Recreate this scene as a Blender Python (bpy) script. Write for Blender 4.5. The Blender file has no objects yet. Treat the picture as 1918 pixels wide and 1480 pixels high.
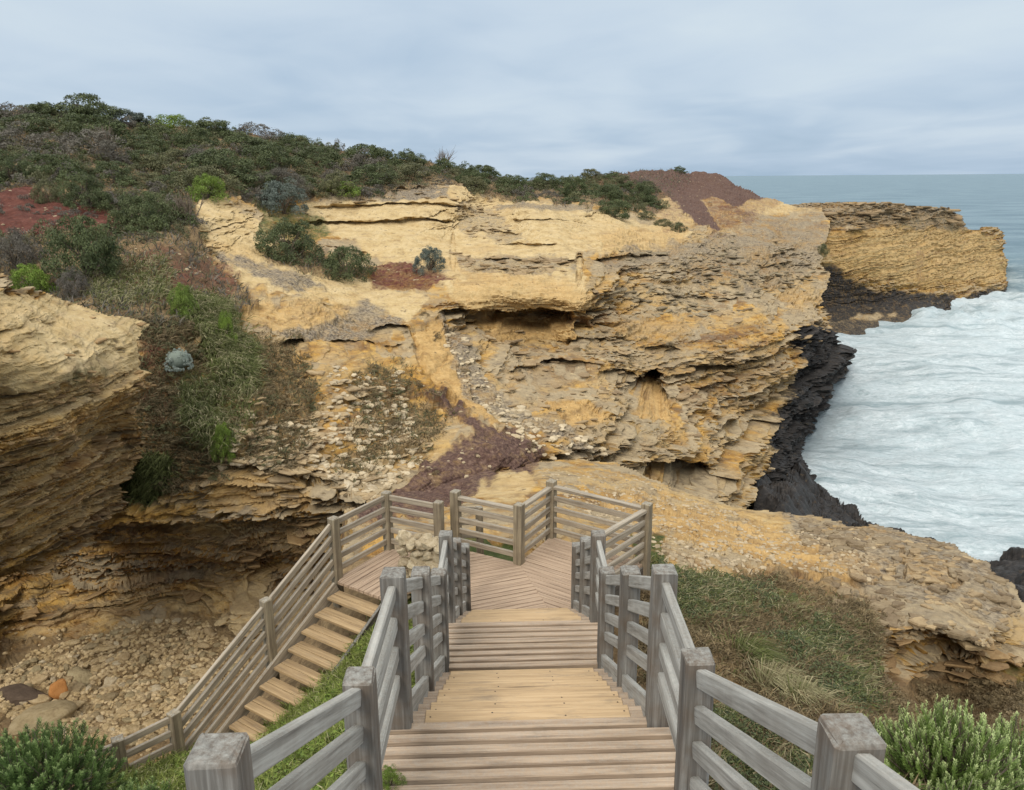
import bpy, bmesh, math, random
import numpy as np
from mathutils import Matrix, Vector
random.seed(7); RNG = np.random.default_rng(7)
SC = bpy.context.scene
COL = SC.collection
R = math.radians

# ------------------------------------------------------------------ camera
F_PX, CX, CY = 1480.0, 959.0, 740.0
PITCH, ROLL = R(15.4), R(0.43)
CAMZ = 18.0                                   # metres above the sea
cp, sp, cr, sr = math.cos(PITCH), math.sin(PITCH), math.cos(ROLL), math.sin(ROLL)
FW = np.array([0, cp, -sp]); R0 = np.array([1.0, 0, 0]); U0 = np.array([0, sp, cp])
RT = R0*cr - U0*sr; UP = U0*cr + R0*sr
CAMP = np.array([0, 0, CAMZ])

def rays(px, py):
    a = (np.asarray(px, float)-CX)/F_PX; b = (np.asarray(py, float)-CY)/F_PX
    return FW + a[..., None]*RT - b[..., None]*UP
def at(px, py, fwd):                          # point seen in direction (px,py), fwd metres ahead
    d = rays(px, py)
    return CAMP + d*(np.asarray(fwd, float)/d[..., 1])[..., None]
def at_level(px, py, z):
    d = rays(px, py)
    return CAMP + d*((z-CAMZ)/d[..., 2])[..., None]

cam = bpy.data.cameras.new('camera'); camo = bpy.data.objects.new('camera', cam); COL.objects.link(camo)
cam.sensor_fit = 'HORIZONTAL'; cam.sensor_width = 36.0; cam.lens = F_PX/1918*36.0
cam.clip_start = 0.05; cam.clip_end = 80000
camo.matrix_world = Matrix(((RT[0], UP[0], -FW[0], 0), (RT[1], UP[1], -FW[1], 0), (RT[2], UP[2], -FW[2], CAMZ), (0, 0, 0, 1)))
SC.camera = camo

# ------------------------------------------------------------------ noise
def _h(x, y, z, s):
    n = (x.astype(np.uint32)*np.uint32(374761393) + y.astype(np.uint32)*np.uint32(668265263) + z.astype(np.uint32)*np.uint32(2246822519) + np.uint32((s*3266489917) & 0xffffffff))
    n = (n ^ (n >> np.uint32(13)))*np.uint32(1274126177)
    n = (n ^ (n >> np.uint32(16)))*np.uint32(2654435761)
    return ((n ^ (n >> np.uint32(15))) & np.uint32(0xffffff)).astype(np.float32)/np.float32(0xffffff)
def vnoise(p, s=0):
    i = np.floor(p).astype(np.int64); f = (p-i).astype(np.float32); f = f*f*(3-2*f)
    x, y, z = i[..., 0], i[..., 1], i[..., 2]
    out = 0
    for dx in (0, 1):
        wx = f[..., 0] if dx else 1-f[..., 0]
        for dy in (0, 1):
            wy = f[..., 1] if dy else 1-f[..., 1]
            for dz in (0, 1):
                wz = f[..., 2] if dz else 1-f[..., 2]
                out = out + wx*wy*wz*_h(x+dx, y+dy, z+dz, s)
    return out*2-1
def fbm(p, o=4, s=0, g=0.5):
    a, t, q = 1.0, 0, np.asarray(p, float)
    tot = 0
    for k in range(o):
        t = t + a*vnoise(q, s+k); tot += a; a *= g; q = q*2.03+11.7
    return t/tot
def worley(p, s=0):
    """distance to nearest / second nearest cell centre and the random number of the nearest cell"""
    i = np.floor(p).astype(np.int64); f = (p-i).astype(np.float32)
    d1 = np.full(p.shape[:-1], 9.0, np.float32); d2 = d1.copy(); c = np.zeros_like(d1)
    for dx in (-1, 0, 1):
        for dy in (-1, 0, 1):
            for dz in (-1, 0, 1):
                x, y, z = i[..., 0]+dx, i[..., 1]+dy, i[..., 2]+dz
                q = (dx+_h(x, y, z, s)-f[..., 0])**2 + (dy+_h(x, y, z, s+1)-f[..., 1])**2 + (dz+_h(x, y, z, s+2)-f[..., 2])**2
                m = q < d1
                d2 = np.where(m, d1, np.minimum(d2, q)); c = np.where(m, _h(x, y, z, s+3), c); d1 = np.where(m, q, d1)
    return np.sqrt(d1), np.sqrt(d2), c
def sstep(a, b, x):
    t = np.clip((x-a)/(b-a), 0, 1); return t*t*(3-2*t)

# ------------------------------------------------------------------ objects
def tag(o, label=None, cat=None, group=None, kind=None):
    if label: o['label'] = label
    if cat: o['category'] = cat
    if group: o['group'] = group
    if kind: o['kind'] = kind
    return o
def empty(name, loc=(0, 0, 0), rz=0):
    o = bpy.data.objects.new(name, None); o.location = loc; o.rotation_euler[2] = rz
    o.empty_display_size = 0.1; COL.objects.link(o); return o
def link(name, me, mat=None, parent=None, M=None):
    o = bpy.data.objects.new(name, me); COL.objects.link(o)
    if mat is not None:
        for m in (mat if isinstance(mat, (list, tuple)) else [mat]): me.materials.append(m)
    if M is not None: o.matrix_basis = M
    if parent is not None:
        o.parent = parent
    return o
def np_mesh(name, V, Fq, smooth=True, attrs=None):
    """V (n,3); Fq list of int arrays (m,k)"""
    me = bpy.data.meshes.new(name)
    Fs = [np.asarray(f) for f in (Fq if isinstance(Fq, list) else [Fq]) if len(f)]
    me.vertices.add(len(V)); me.vertices.foreach_set('co', np.asarray(V, np.float32).ravel())
    nl = sum(f.size for f in Fs); nf = sum(len(f) for f in Fs)
    me.loops.add(nl); me.loops.foreach_set('vertex_index', np.concatenate([f.ravel() for f in Fs]).astype(np.int32))
    me.polygons.add(nf)
    tot = np.concatenate([np.full(len(f), f.shape[1], np.int32) for f in Fs])
    st = np.concatenate([[0], np.cumsum(tot)[:-1]]).astype(np.int32)
    me.polygons.foreach_set('loop_start', st); me.polygons.foreach_set('loop_total', tot)
    me.polygons.foreach_set('use_smooth', np.full(nf, smooth, bool))
    for k, a in (attrs or {}).items():
        at_ = me.attributes.new(k, 'FLOAT', 'POINT'); at_.data.foreach_set('value', np.asarray(a, np.float32).ravel())
    me.update(calc_edges=True); me.validate()
    return me

# ------------------------------------------------------------------ node helper
class NT:
    def __init__(s, name):
        s.m = bpy.data.materials.new(name); s.m.use_nodes = True; s.t = s.m.node_tree; s.t.nodes.clear()
        s.out = s.n('ShaderNodeOutputMaterial')
    def n(s, ty, **kw):
        nd = s.t.nodes.new(ty)
        for k, v in kw.items():
            if k.startswith('i_'):
                key = k[2:].replace('_', ' ')
                nd.inputs[key].default_value = v
            else: setattr(nd, k, v)
        return nd
    def l(s, a, b): s.t.links.new(a, b)
    def set(s, inp, v):
        if isinstance(v, bpy.types.NodeSocket): s.l(v, inp)
        else:
            if inp.type == 'RGBA': v = (*v, 1) if isinstance(v, (tuple, list)) else (v, v, v, 1)
            inp.default_value = v
    def mix(s, f, a, b, blend='MIX'):
        nd = s.n('ShaderNodeMix', data_type='RGBA', blend_type=blend)
        s.set(nd.inputs[0], f); s.set(nd.inputs[6], a); s.set(nd.inputs[7], b); return nd.outputs[2]
    def math(s, op, a, b=0.0, c=0.0, clamp=False):
        nd = s.n('ShaderNodeMath', operation=op, use_clamp=clamp)
        for k, v in enumerate((a, b, c)): s.set(nd.inputs[k], v)
        return nd.outputs[0]
    def attr(s, name): return s.n('ShaderNodeAttribute', attribute_name=name).outputs['Fac']
    def map(s, vec, sc=(1, 1, 1), loc=(0, 0, 0), rot=(0, 0, 0)):
        nd = s.n('ShaderNodeMapping'); s.l(vec, nd.inputs[0])
        nd.inputs['Scale'].default_value = sc; nd.inputs['Location'].default_value = loc; nd.inputs['Rotation'].default_value = rot
        return nd.outputs[0]
    def noise(s, vec, scale=1.0, detail=4, rough=0.55, dist=0.0):
        nd = s.n('ShaderNodeTexNoise'); s.l(vec, nd.inputs['Vector'])
        nd.inputs['Scale'].default_value = scale; nd.inputs['Detail'].default_value = detail
        nd.inputs['Roughness'].default_value = rough; nd.inputs['Distortion'].default_value = dist
        return nd.outputs['Fac']
    def ramp(s, f, pts):
        nd = s.n('ShaderNodeValToRGB'); s.set(nd.inputs[0], f); e = nd.color_ramp.elements
        while len(e) < len(pts): e.new(0.5)
        for k, (p, c) in enumerate(pts):
            e[k].position = p; c = (c, c, c) if not isinstance(c, (tuple, list)) else c; e[k].color = (*c, 1)
        return nd.outputs[0]
    def rng(s, v, a, b, c=0.0, d=1.0):
        nd = s.n('ShaderNodeMapRange', clamp=True); s.set(nd.inputs[0], v)
        for k, x in enumerate((a, b, c, d)): nd.inputs[k+1].default_value = x
        return nd.outputs[0]
    def bump(s, h, strength=0.5, dist=0.02):
        nd = s.n('ShaderNodeBump'); nd.inputs['Strength'].default_value = strength; nd.inputs['Distance'].default_value = dist
        s.set(nd.inputs['Height'], h); return nd.outputs[0]
    def bsdf(s, col, rough=0.9, normal=None, spec=0.2, **kw):
        nd = s.n('ShaderNodeBsdfPrincipled'); s.set(nd.inputs['Base Color'], col); s.set(nd.inputs['Roughness'], rough)
        nd.inputs['Specular IOR Level'].default_value = spec
        if normal is not None: s.l(normal, nd.inputs['Normal'])
        for k, v in kw.items(): s.set(nd.inputs[k], v)
        s.l(nd.outputs[0], s.out.inputs[0]); return nd
    def pos(s): return s.n('ShaderNodeNewGeometry').outputs['Position']
    def nz(s):
        g = s.n('ShaderNodeNewGeometry'); x = s.n('ShaderNodeSeparateXYZ'); s.l(g.outputs['Normal'], x.inputs[0]); return x.outputs[2]
    def obj(s): return s.n('ShaderNodeTexCoord').outputs['Object']
    def rand(s): return s.n('ShaderNodeObjectInfo').outputs['Random']
# ------------------------------------------------------------------ terrain material
def terrain_mat():
    n = NT('terrain'); P = n.pos()
    big = n.noise(P, 0.22, 5, 0.6); med = n.noise(P, 1.3, 6, 0.65); fine = n.noise(P, 9, 5, 0.7)
    band = n.noise(n.map(P, (0.12, 0.12, 2.3)), 1.0, 5, 0.6, 0.3)
    thin = n.noise(n.map(P, (0.35, 0.35, 9.0)), 1.0, 4, 0.65, 0.2)
    cell = n.attr('cell')
    ragged = n.math('ADD', n.math('MULTIPLY', med, 0.5), n.math('MULTIPLY', n.noise(P, 4.0, 6, 0.7), 0.5))
    def mk(name, k=2.4): return n.rng(n.math('ADD', n.attr(name), n.math('MULTIPLY', n.math('SUBTRACT', ragged, 0.5), k)), 0.22, 0.82)
    ochre = n.ramp(med, [(0.28, (0.12, 0.056, 0.018)), (0.43, (0.31, 0.165, 0.040)), (0.58, (0.48, 0.28, 0.068)), (0.75, (0.55, 0.365, 0.12))])
    ochre = n.mix(n.rng(band, 0.46, 0.62), ochre, (0.40, 0.28, 0.13))
    ochre = n.mix(n.rng(band, 0.46, 0.36), ochre, (0.16, 0.085, 0.036))
    ochre = n.mix(n.math('MULTIPLY', n.rng(thin, 0.54, 0.64), 0.45), ochre, (0.19, 0.12, 0.06))
    plate = n.mix(n.noise(P, 3.0, 4), (0.10, 0.076, 0.05), (0.36, 0.275, 0.165))
    plate = n.mix(cell, plate, n.mix(0.5, plate, (0.50, 0.40, 0.245)))
    up = n.rng(n.nz(), 0.15, 0.75)
    pf = n.math('MULTIPLY', n.attr('plate'), n.rng(n.math('ADD', n.math('MULTIPLY', up, 0.5), n.math('MULTIPLY', big, 0.9)), 0.52, 0.86))
    col = n.mix(pf, ochre, plate)
    flk = n.noise(n.map(P, (2.4, 2.4, 8.5)), 1.0, 6, 0.72, 0.4); flk2 = n.noise(n.map(P, (1.1, 1.1, 4.5), loc=(9, 4, 2)), 1.0, 6, 0.7, 0.3)
    col = n.mix(n.rng(flk, 0.53, 0.63, 0, 0.62), col, (0.105, 0.075, 0.046))
    col = n.mix(n.math('MULTIPLY', n.rng(flk2, 0.52, 0.66), n.rng(big, 0.36, 0.62, 0.1, 0.8)), col, (0.15, 0.118, 0.082))
    col = n.mix(n.rng(flk, 0.42, 0.34, 0, 0.55), col, (0.56, 0.43, 0.235))
    pale = n.ramp(n.math('ADD', n.math('MULTIPLY', med, 0.6), n.math('MULTIPLY', fine, 0.4)), [(0.3, (0.27, 0.175, 0.075)), (0.45, (0.435, 0.32, 0.155)), (0.62, (0.53, 0.415, 0.235)), (0.8, (0.60, 0.495, 0.32))])
    pale = n.mix(n.rng(thin, 0.55, 0.66, 0, 0.5), pale, (0.33, 0.23, 0.125))
    speck = n.noise(n.map(P, (1, 1, 1.8)), 2.6, 6, 0.75)
    pale = n.mix(n.rng(speck, 0.57, 0.66, 0, 0.8), pale, (0.19, 0.14, 0.085))
    pale = n.mix(n.rng(flk, 0.56, 0.66, 0, 0.5), pale, (0.25, 0.18, 0.10))
    pale = n.mix(n.rng(big, 0.5, 0.7, 0, 0.5), pale, (0.46, 0.295, 0.115))
    col = n.mix(mk('pale'), col, pale)
    col = n.mix(mk('sand'), col, n.ramp(n.math('ADD', n.math('MULTIPLY', med, 0.5), n.math('MULTIPLY', fine, 0.5)), [(0.3, (0.24, 0.135, 0.05)), (0.48, (0.40, 0.255, 0.10)), (0.62, (0.50, 0.335, 0.145)), (0.78, (0.58, 0.44, 0.24))]))
    col = n.mix(n.math('MULTIPLY', n.math('MULTIPLY', n.attr('sand'), n.rng(thin, 0.53, 0.6)), 0.5), col, (0.20, 0.125, 0.06))
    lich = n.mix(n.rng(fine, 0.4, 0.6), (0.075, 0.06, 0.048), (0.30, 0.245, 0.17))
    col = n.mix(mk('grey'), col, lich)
    soil = n.ramp(n.math('ADD', n.math('MULTIPLY', med, 0.5), n.math('MULTIPLY', fine, 0.5)), [(0.32, (0.06, 0.04, 0.022)), (0.48, (0.155, 0.105, 0.055)), (0.6, (0.25, 0.175, 0.09)), (0.72, (0.38, 0.28, 0.15))])
    col = n.mix(mk('soil'), col, soil)
    red = n.ramp(n.math('ADD', n.math('MULTIPLY', med, 0.5), n.math('MULTIPLY', fine, 0.5)), [(0.3, (0.04, 0.017, 0.013)), (0.5, (0.10, 0.036, 0.026)), (0.68, (0.175, 0.073, 0.052))])
    col = n.mix(mk('red'), col, red)
    path = n.ramp(fine, [(0.3, (0.05, 0.028, 0.022)), (0.52, (0.105, 0.062, 0.048)), (0.68, (0.19, 0.125, 0.09)), (0.78, (0.36, 0.27, 0.18))])
    col = n.mix(mk('path'), col, path)
    gr = n.ramp(n.math('ADD', n.math('MULTIPLY', med, 0.5), n.math('MULTIPLY', fine, 0.5)), [(0.3, (0.02, 0.028, 0.009)), (0.5, (0.055, 0.07, 0.02)), (0.7, (0.12, 0.125, 0.045))])
    col = n.mix(mk('grass'), col, gr)
    bl = n.ramp(n.math('ADD', n.math('MULTIPLY', med, 0.5), n.math('MULTIPLY', fine, 0.5)), [(0.35, (0.010, 0.0095, 0.009)), (0.52, (0.026, 0.023, 0.021)), (0.68, (0.075, 0.062, 0.05))])
    col = n.mix(mk('black'), col, bl)
    h = n.math('ADD', n.math('MULTIPLY', fine, 0.6), n.math('MULTIPLY', n.noise(P, 34, 4, 0.7), 0.4))
    n.bsdf(col, n.mix(n.attr('black'), 0.93, 0.55), n.bump(h, 0.75, 0.05), 0.15)
    return n.m
def sea_mat():
    n = NT('sea_water'); P = n.pos()
    w1 = n.noise(n.map(P, (1, 1, 0)), 0.055, 5, 0.6, 1.2)
    w2 = n.noise(n.map(P, (1.0, 1.6, 0), rot=(0, 0, 0.5)), 0.32, 6, 0.68, 1.6)
    w3 = n.noise(n.map(P, (1.0, 2.0, 0), rot=(0, 0, 0.4)), 1.5, 5, 0.7, 1.2)
    foam = n.math('ADD', n.math('ADD', n.math('MULTIPLY', w1, 0.62), n.math('MULTIPLY', w2, 0.42)), n.math('MULTIPLY', w3, 0.25))
    amt = n.attr('foam')
    f = n.rng(n.math('ADD', foam, n.math('SUBTRACT', n.math('MULTIPLY', amt, 0.56), 0.30)), 0.55, 0.80)
    cr = n.noise(n.map(P, (1.2, 3.2, 0), rot=(0, 0, 0.25)), 0.02, 6, 0.6, 0.6)
    deep = n.mix(n.rng(cr, 0.35, 0.65), (0.075, 0.135, 0.175), (0.15, 0.225, 0.265))
    st = n.noise(n.map(P, (0.45, 1.9, 0), rot=(0, 0, 0.35)), 0.11, 6, 0.68, 2.2); st2 = n.noise(n.map(P, (1, 1.5, 0), rot=(0, 0, -0.3)), 0.05, 5, 0.6, 1.8)
    f = n.math('MULTIPLY', f, n.rng(st, 0.35, 0.50, 0.42, 1.0))
    water = n.mix(amt, deep, (0.115, 0.185, 0.205))
    white = n.mix(n.rng(w3, 0.35, 0.65), (0.37, 0.445, 0.46), (0.62, 0.67, 0.685))
    white = n.mix(n.rng(st2, 0.40, 0.62), n.mix(0.45, white, (0.38, 0.46, 0.485)), white)
    col = n.mix(f, water, white)
    h = n.math('ADD', n.math('ADD', n.math('MULTIPLY', w2, 1.0), n.math('MULTIPLY', w3, 0.4)), n.math('MULTIPLY', n.noise(P, 0.09, 5, 0.6), 2.0))
    n.bsdf(col, n.mix(f, 0.45, 0.85), n.bump(h, 0.7, 0.6), 0.22)
    return n.m
def wood_mat(name, tones, brown=0.0, lich=0.5, axis='x', wear=0.0):
    n = NT(name); O = n.obj(); rd = n.rand()
    off = n.n('ShaderNodeVectorMath', operation='ADD'); n.l(O, off.inputs[0])
    cmb = n.n('ShaderNodeCombineXYZ'); n.l(n.math('MULTIPLY', rd, 37.0), cmb.inputs[0]); n.l(n.math('MULTIPLY', rd, 91.0), cmb.inputs[1]); n.l(cmb.outputs[0], off.inputs[1])
    V = off.outputs[0]
    sc = {'x': (1.1, 26, 26), 'z': (26, 26, 1.1)}[axis]
    g = n.noise(n.map(V, sc), 1.0, 6, 0.62, 0.5); g2 = n.noise(n.map(V, tuple(x*3.1 for x in sc)), 1.0, 3, 0.6)
    blot = n.noise(V, 5.0, 5, 0.65)
    gg = n.math('ADD', n.math('MULTIPLY', g, 0.7), n.math('MULTIPLY', g2, 0.3))
    col = n.ramp(gg, [(0.28, tones[0]), (0.48, tones[1]), (0.62, tones[2]), (0.8, tones[3])])
    col = n.mix(n.rng(rd, 0, 1, 0.0, 0.35), col, n.mix(0.5, col, tones[0]))
    if brown: col = n.mix(n.rng(blot, 0.42, 0.62, 0, brown), col, n.mix(gg, (0.055, 0.040, 0.028), (0.22, 0.165, 0.12)))
    # pale crusty lichen on what faces up
    sp_ = n.noise(V, 38, 5, 0.75)
    lf = n.math('MULTIPLY', n.rng(n.nz(), 0.45, 0.9), n.rng(sp_, 0.40, 0.62, 0, lich))
    col = n.mix(lf, col, n.mix(n.noise(V, 60, 3), (0.17, 0.175, 0.16), (0.50, 0.51, 0.47)))
    if wear: col = n.mix(n.rng(n.noise(n.map(V, (2.5, 9, 9)), 1.0, 6, 0.7), 0.54, 0.70, 0, wear), col, (0.17, 0.145, 0.115))
    crack = n.rng(n.noise(n.map(V, tuple(x*(0.5 if x < 5 else 0.9) for x in sc)), 1.0, 3, 0.6, 0.8), 0.27, 0.34)
    col = n.mix(crack, n.mix(0.6, col, (0.02, 0.016, 0.013)), col)
    hh = n.math('ADD', n.math('ADD', gg, n.math('MULTIPLY', crack, 0.5)), n.math('MULTIPLY', n.math('MULTIPLY', sp_, lf), 1.5))
    n.bsdf(col, 0.85, n.bump(hh, 0.6, 0.006), 0.2)
    return n.m
def leaf_mat(name, dark, light, tip=None, rough=0.6, hue=0.25, trans=0.25):
    n = NT(name); t = n.attr('tint'); rd = n.rand()
    col = n.mix(t, dark, light)
    if tip: col = n.mix(n.attr('tipf'), col, tip)
    P = n.noise(n.pos(), 0.8, 3)
    col = n.mix(n.rng(P, 0.4, 0.65, 0, 0.35), col, n.mix(0.5, col, (0.13, 0.125, 0.06)))
    col = n.mix(n.rng(rd, 0, 1, 0, hue), col, n.mix(0.5, col, (0.12, 0.13, 0.085)))
    b = n.n('ShaderNodeBsdfPrincipled'); n.set(b.inputs['Base Color'], col); b.inputs['Roughness'].default_value = rough; b.inputs['Specular IOR Level'].default_value = 0.25
    tr = n.n('ShaderNodeBsdfTranslucent'); n.set(tr.inputs[0], col)
    mx = n.n('ShaderNodeMixShader'); mx.inputs[0].default_value = trans
    n.l(b.outputs[0], mx.inputs[1]); n.l(tr.outputs[0], mx.inputs[2]); n.l(mx.outputs[0], n.out.inputs[0])
    return n.m
def stone_mat(name, ramp):
    n = NT(name); O = n.obj(); rd = n.rand()
    a = n.noise(O, 2.2, 6, 0.65); b = n.noise(O, 11, 5, 0.7)
    f = n.math('ADD', n.math('MULTIPLY', a, 0.55), n.math('MULTIPLY', b, 0.45))
    col = n.ramp(f, ramp)
    col = n.mix(n.rng(rd, 0, 1, 0.0, 0.75), col, n.mix(0.55, col, (0.20, 0.13, 0.07)))
    col = n.mix(n.math('MULTIPLY', n.attr('tint'), 0.75), col, n.mix(0.5, col, (0.09, 0.06, 0.04)))
    n.bsdf(col, 0.92, n.bump(b, 0.9, 0.03), 0.15)
    return n.m
M_TERR = terrain_mat(); M_SEA = sea_mat()
GREY = [(0.14, 0.128, 0.11), (0.32, 0.305, 0.27), (0.46, 0.445, 0.40), (0.58, 0.565, 0.52)]
M_RAIL = wood_mat('grey_rail_wood', GREY, 0.18, 0.55)
M_POST = wood_mat('grey_post_wood', [(0.06, 0.05, 0.044), (0.155, 0.142, 0.122), (0.265, 0.25, 0.222), (0.40, 0.385, 0.35)], 0.6, 0.55, 'z')
TAN = [(0.12, 0.092, 0.062), (0.31, 0.255, 0.185), (0.435, 0.365, 0.27), (0.55, 0.475, 0.365)]
M_RAILT = wood_mat('tan_rail_wood', TAN, 0.2, 0.45)
M_POSTT = wood_mat('tan_post_wood', [(0.09, 0.07, 0.048), (0.23, 0.185, 0.12), (0.35, 0.285, 0.19), (0.45, 0.39, 0.28)], 0.35, 0.6, 'z')
M_DECK = wood_mat('deck_wood', [(0.15, 0.105, 0.07), (0.37, 0.275, 0.19), (0.50, 0.38, 0.27), (0.60, 0.475, 0.355)], 0.0, 0.25, 'x', 0.55)
M_DECKP = wood_mat('platform_wood', [(0.16, 0.105, 0.07), (0.37, 0.265, 0.18), (0.49, 0.36, 0.25), (0.58, 0.45, 0.33)], 0.0, 0.12, 'x', 0.25)
M_YEL = wood_mat('new_yellow_wood', [(0.28, 0.195, 0.11), (0.47, 0.33, 0.185), (0.565, 0.41, 0.24), (0.65, 0.50, 0.325)], 0.0, 0.05, 'x', 0.5)
M_TREAD = wood_mat('brown_tread_wood', [(0.14, 0.09, 0.045), (0.35, 0.24, 0.125), (0.47, 0.335, 0.18), (0.57, 0.43, 0.26)], 0.0, 0.08, 'x', 0.35)
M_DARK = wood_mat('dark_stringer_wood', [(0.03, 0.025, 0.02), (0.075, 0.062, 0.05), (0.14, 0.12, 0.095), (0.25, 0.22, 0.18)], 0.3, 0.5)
def flat_mat(name, c, r=0.6, metal=0.0):
    n = NT(name); n.bsdf(n.mix(n.noise(n.obj(), 30, 3), tuple(x*0.6 for x in c), c), r, None, 0.4, Metallic=metal); return n.m
M_SCREW = flat_mat('screw_metal', (0.10, 0.075, 0.05), 0.5, 0.6)
M_STONE = stone_mat('wall_stone', [(0.26, (0.14, 0.10, 0.06)), (0.40, (0.40, 0.315, 0.19)), (0.54, (0.56, 0.465, 0.31)), (0.72, (0.66, 0.59, 0.44))])
M_ROCK = stone_mat('rubble_stone', [(0.30, (0.15, 0.095, 0.045)), (0.45, (0.40, 0.29, 0.145)), (0.58, (0.56, 0.43, 0.25)), (0.75, (0.70, 0.60, 0.42))])
M_ROCKD = stone_mat('dark_rubble_stone', [(0.3, (0.03, 0.022, 0.017)), (0.5, (0.075, 0.055, 0.042)), (0.75, (0.15, 0.11, 0.08))])
M_ROCKO = stone_mat('orange_stone', [(0.3, (0.35, 0.12, 0.03)), (0.5, (0.58, 0.24, 0.06)), (0.75, (0.66, 0.36, 0.15))])
M_ROCKG = stone_mat('greenish_stone', [(0.3, (0.15, 0.11, 0.06)), (0.5, (0.34, 0.27, 0.15)), (0.75, (0.46, 0.39, 0.25))])
M_SLAB = stone_mat('plate_stone', [(0.28, (0.12, 0.08, 0.045)), (0.44, (0.31, 0.225, 0.125)), (0.6, (0.47, 0.355, 0.20)), (0.78, (0.57, 0.465, 0.30))])
M_SLABG = stone_mat('grey_plate_stone', [(0.28, (0.075, 0.06, 0.04)), (0.44, (0.20, 0.16, 0.10)), (0.6, (0.33, 0.27, 0.17)), (0.78, (0.45, 0.38, 0.25))])
M_SLABO = stone_mat('ochre_plate_stone', [(0.28, (0.12, 0.07, 0.03)), (0.44, (0.30, 0.19, 0.085)), (0.6, (0.42, 0.29, 0.14)), (0.78, (0.50, 0.38, 0.22))])
M_BARK = stone_mat('bark', [(0.3, (0.05, 0.04, 0.03)), (0.5, (0.12, 0.10, 0.08)), (0.75, (0.24, 0.21, 0.17))])
M_TWIG = stone_mat('dead_twig', [(0.3, (0.10, 0.085, 0.07)), (0.5, (0.20, 0.175, 0.15)), (0.75, (0.33, 0.30, 0.26))])
M_L_DARK = leaf_mat('dark_scrub_leaf', (0.024, 0.038, 0.015), (0.145, 0.175, 0.07))
M_L_OLIVE = leaf_mat('olive_scrub_leaf', (0.04, 0.045, 0.02), (0.215, 0.21, 0.10))
M_L_GREY = leaf_mat('grey_scrub_leaf', (0.05, 0.043, 0.036), (0.21, 0.185, 0.155))
M_L_BLUE = leaf_mat('blue_grey_leaf', (0.04, 0.055, 0.045), (0.20, 0.24, 0.21))
M_L_GREEN = leaf_mat('fresh_green_leaf', (0.06, 0.10, 0.014), (0.26, 0.37, 0.06))
M_L_CUSH = leaf_mat('cushion_leaf', (0.22, 0.26, 0.22), (0.46, 0.51, 0.46), None, 0.7, 0.0)
M_L_LEFT = leaf_mat('rosemary_leaf', (0.026, 0.055, 0.012), (0.125, 0.20, 0.05), (0.30, 0.38, 0.15), 0.75, 0.0)
M_L_RIGHT = leaf_mat('needle_leaf', (0.045, 0.085, 0.016), (0.23, 0.33, 0.075), (0.64, 0.72, 0.34), 0.75, 0.0)
M_GRASS = leaf_mat('grass_blade', (0.075, 0.10, 0.02), (0.28, 0.33, 0.075), (0.50, 0.45, 0.26), 0.75, 0.0, 0.3)
M_GRASSD = leaf_mat('bank_grass_blade', (0.05, 0.06, 0.018), (0.19, 0.215, 0.07), (0.46, 0.40, 0.24), 0.75, 0.0, 0.3)
M_DRY = leaf_mat('dry_scrub', (0.07, 0.05, 0.028), (0.30, 0.225, 0.12), None, 0.7, 0.0)
# ------------------------------------------------------------------ terrain patches
def tps(ctrl):
    c = np.array(ctrl, float); xy = c[:, :2]/400.0; v = np.log(c[:, 2]); n = len(c)
    def k(r2): return np.where(r2 > 1e-12, 0.5*r2*np.log(r2+1e-12), 0.0)
    d = ((xy[:, None]-xy[None])**2).sum(-1)
    A = np.zeros((n+3, n+3)); A[:n, :n] = k(d)+np.eye(n)*2e-3; A[:n, n] = 1; A[:n, n+1:] = xy; A[n, :n] = 1; A[n+1:, :n] = xy.T
    w = np.linalg.solve(A, np.concatenate([v, np.zeros(3)]))
    def f(px, py):
        q = np.stack([px, py], -1).reshape(-1, 2)/400.0; out = np.empty(len(q))
        for s in range(0, len(q), 60000):
            b = q[s:s+60000]; out[s:s+60000] = k(((b[:, None]-xy[None])**2).sum(-1)) @ w[:n] + w[n] + b @ w[n+1:]
        return np.exp(out).reshape(px.shape)
    return f
def sdist(px, py, poly):
    """signed distance in pixels, positive inside"""
    x, y = px.ravel(), py.ravel(); p = np.array(poly, float); q = np.roll(p, -1, 0)
    ins = np.zeros(len(x), bool); d2 = np.full(len(x), 1e18)
    for (x0, y0), (x1, y1) in zip(p, q):
        c = (y0 > y) != (y1 > y)
        if y1 != y0: ins ^= c & (x < (x1-x0)*(y-y0)/(y1-y0)+x0)
        dx, dy = x1-x0, y1-y0; L = dx*dx+dy*dy+1e-9
        t = np.clip(((x-x0)*dx+(y-y0)*dy)/L, 0, 1)
        d2 = np.minimum(d2, (x-x0-t*dx)**2+(y-y0-t*dy)**2)
    return (np.where(ins, 1, -1)*np.sqrt(d2)).reshape(px.shape)
KEYS = ('pale', 'soil', 'grass', 'red', 'path', 'black', 'grey', 'sand')
class Patch: pass
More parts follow.
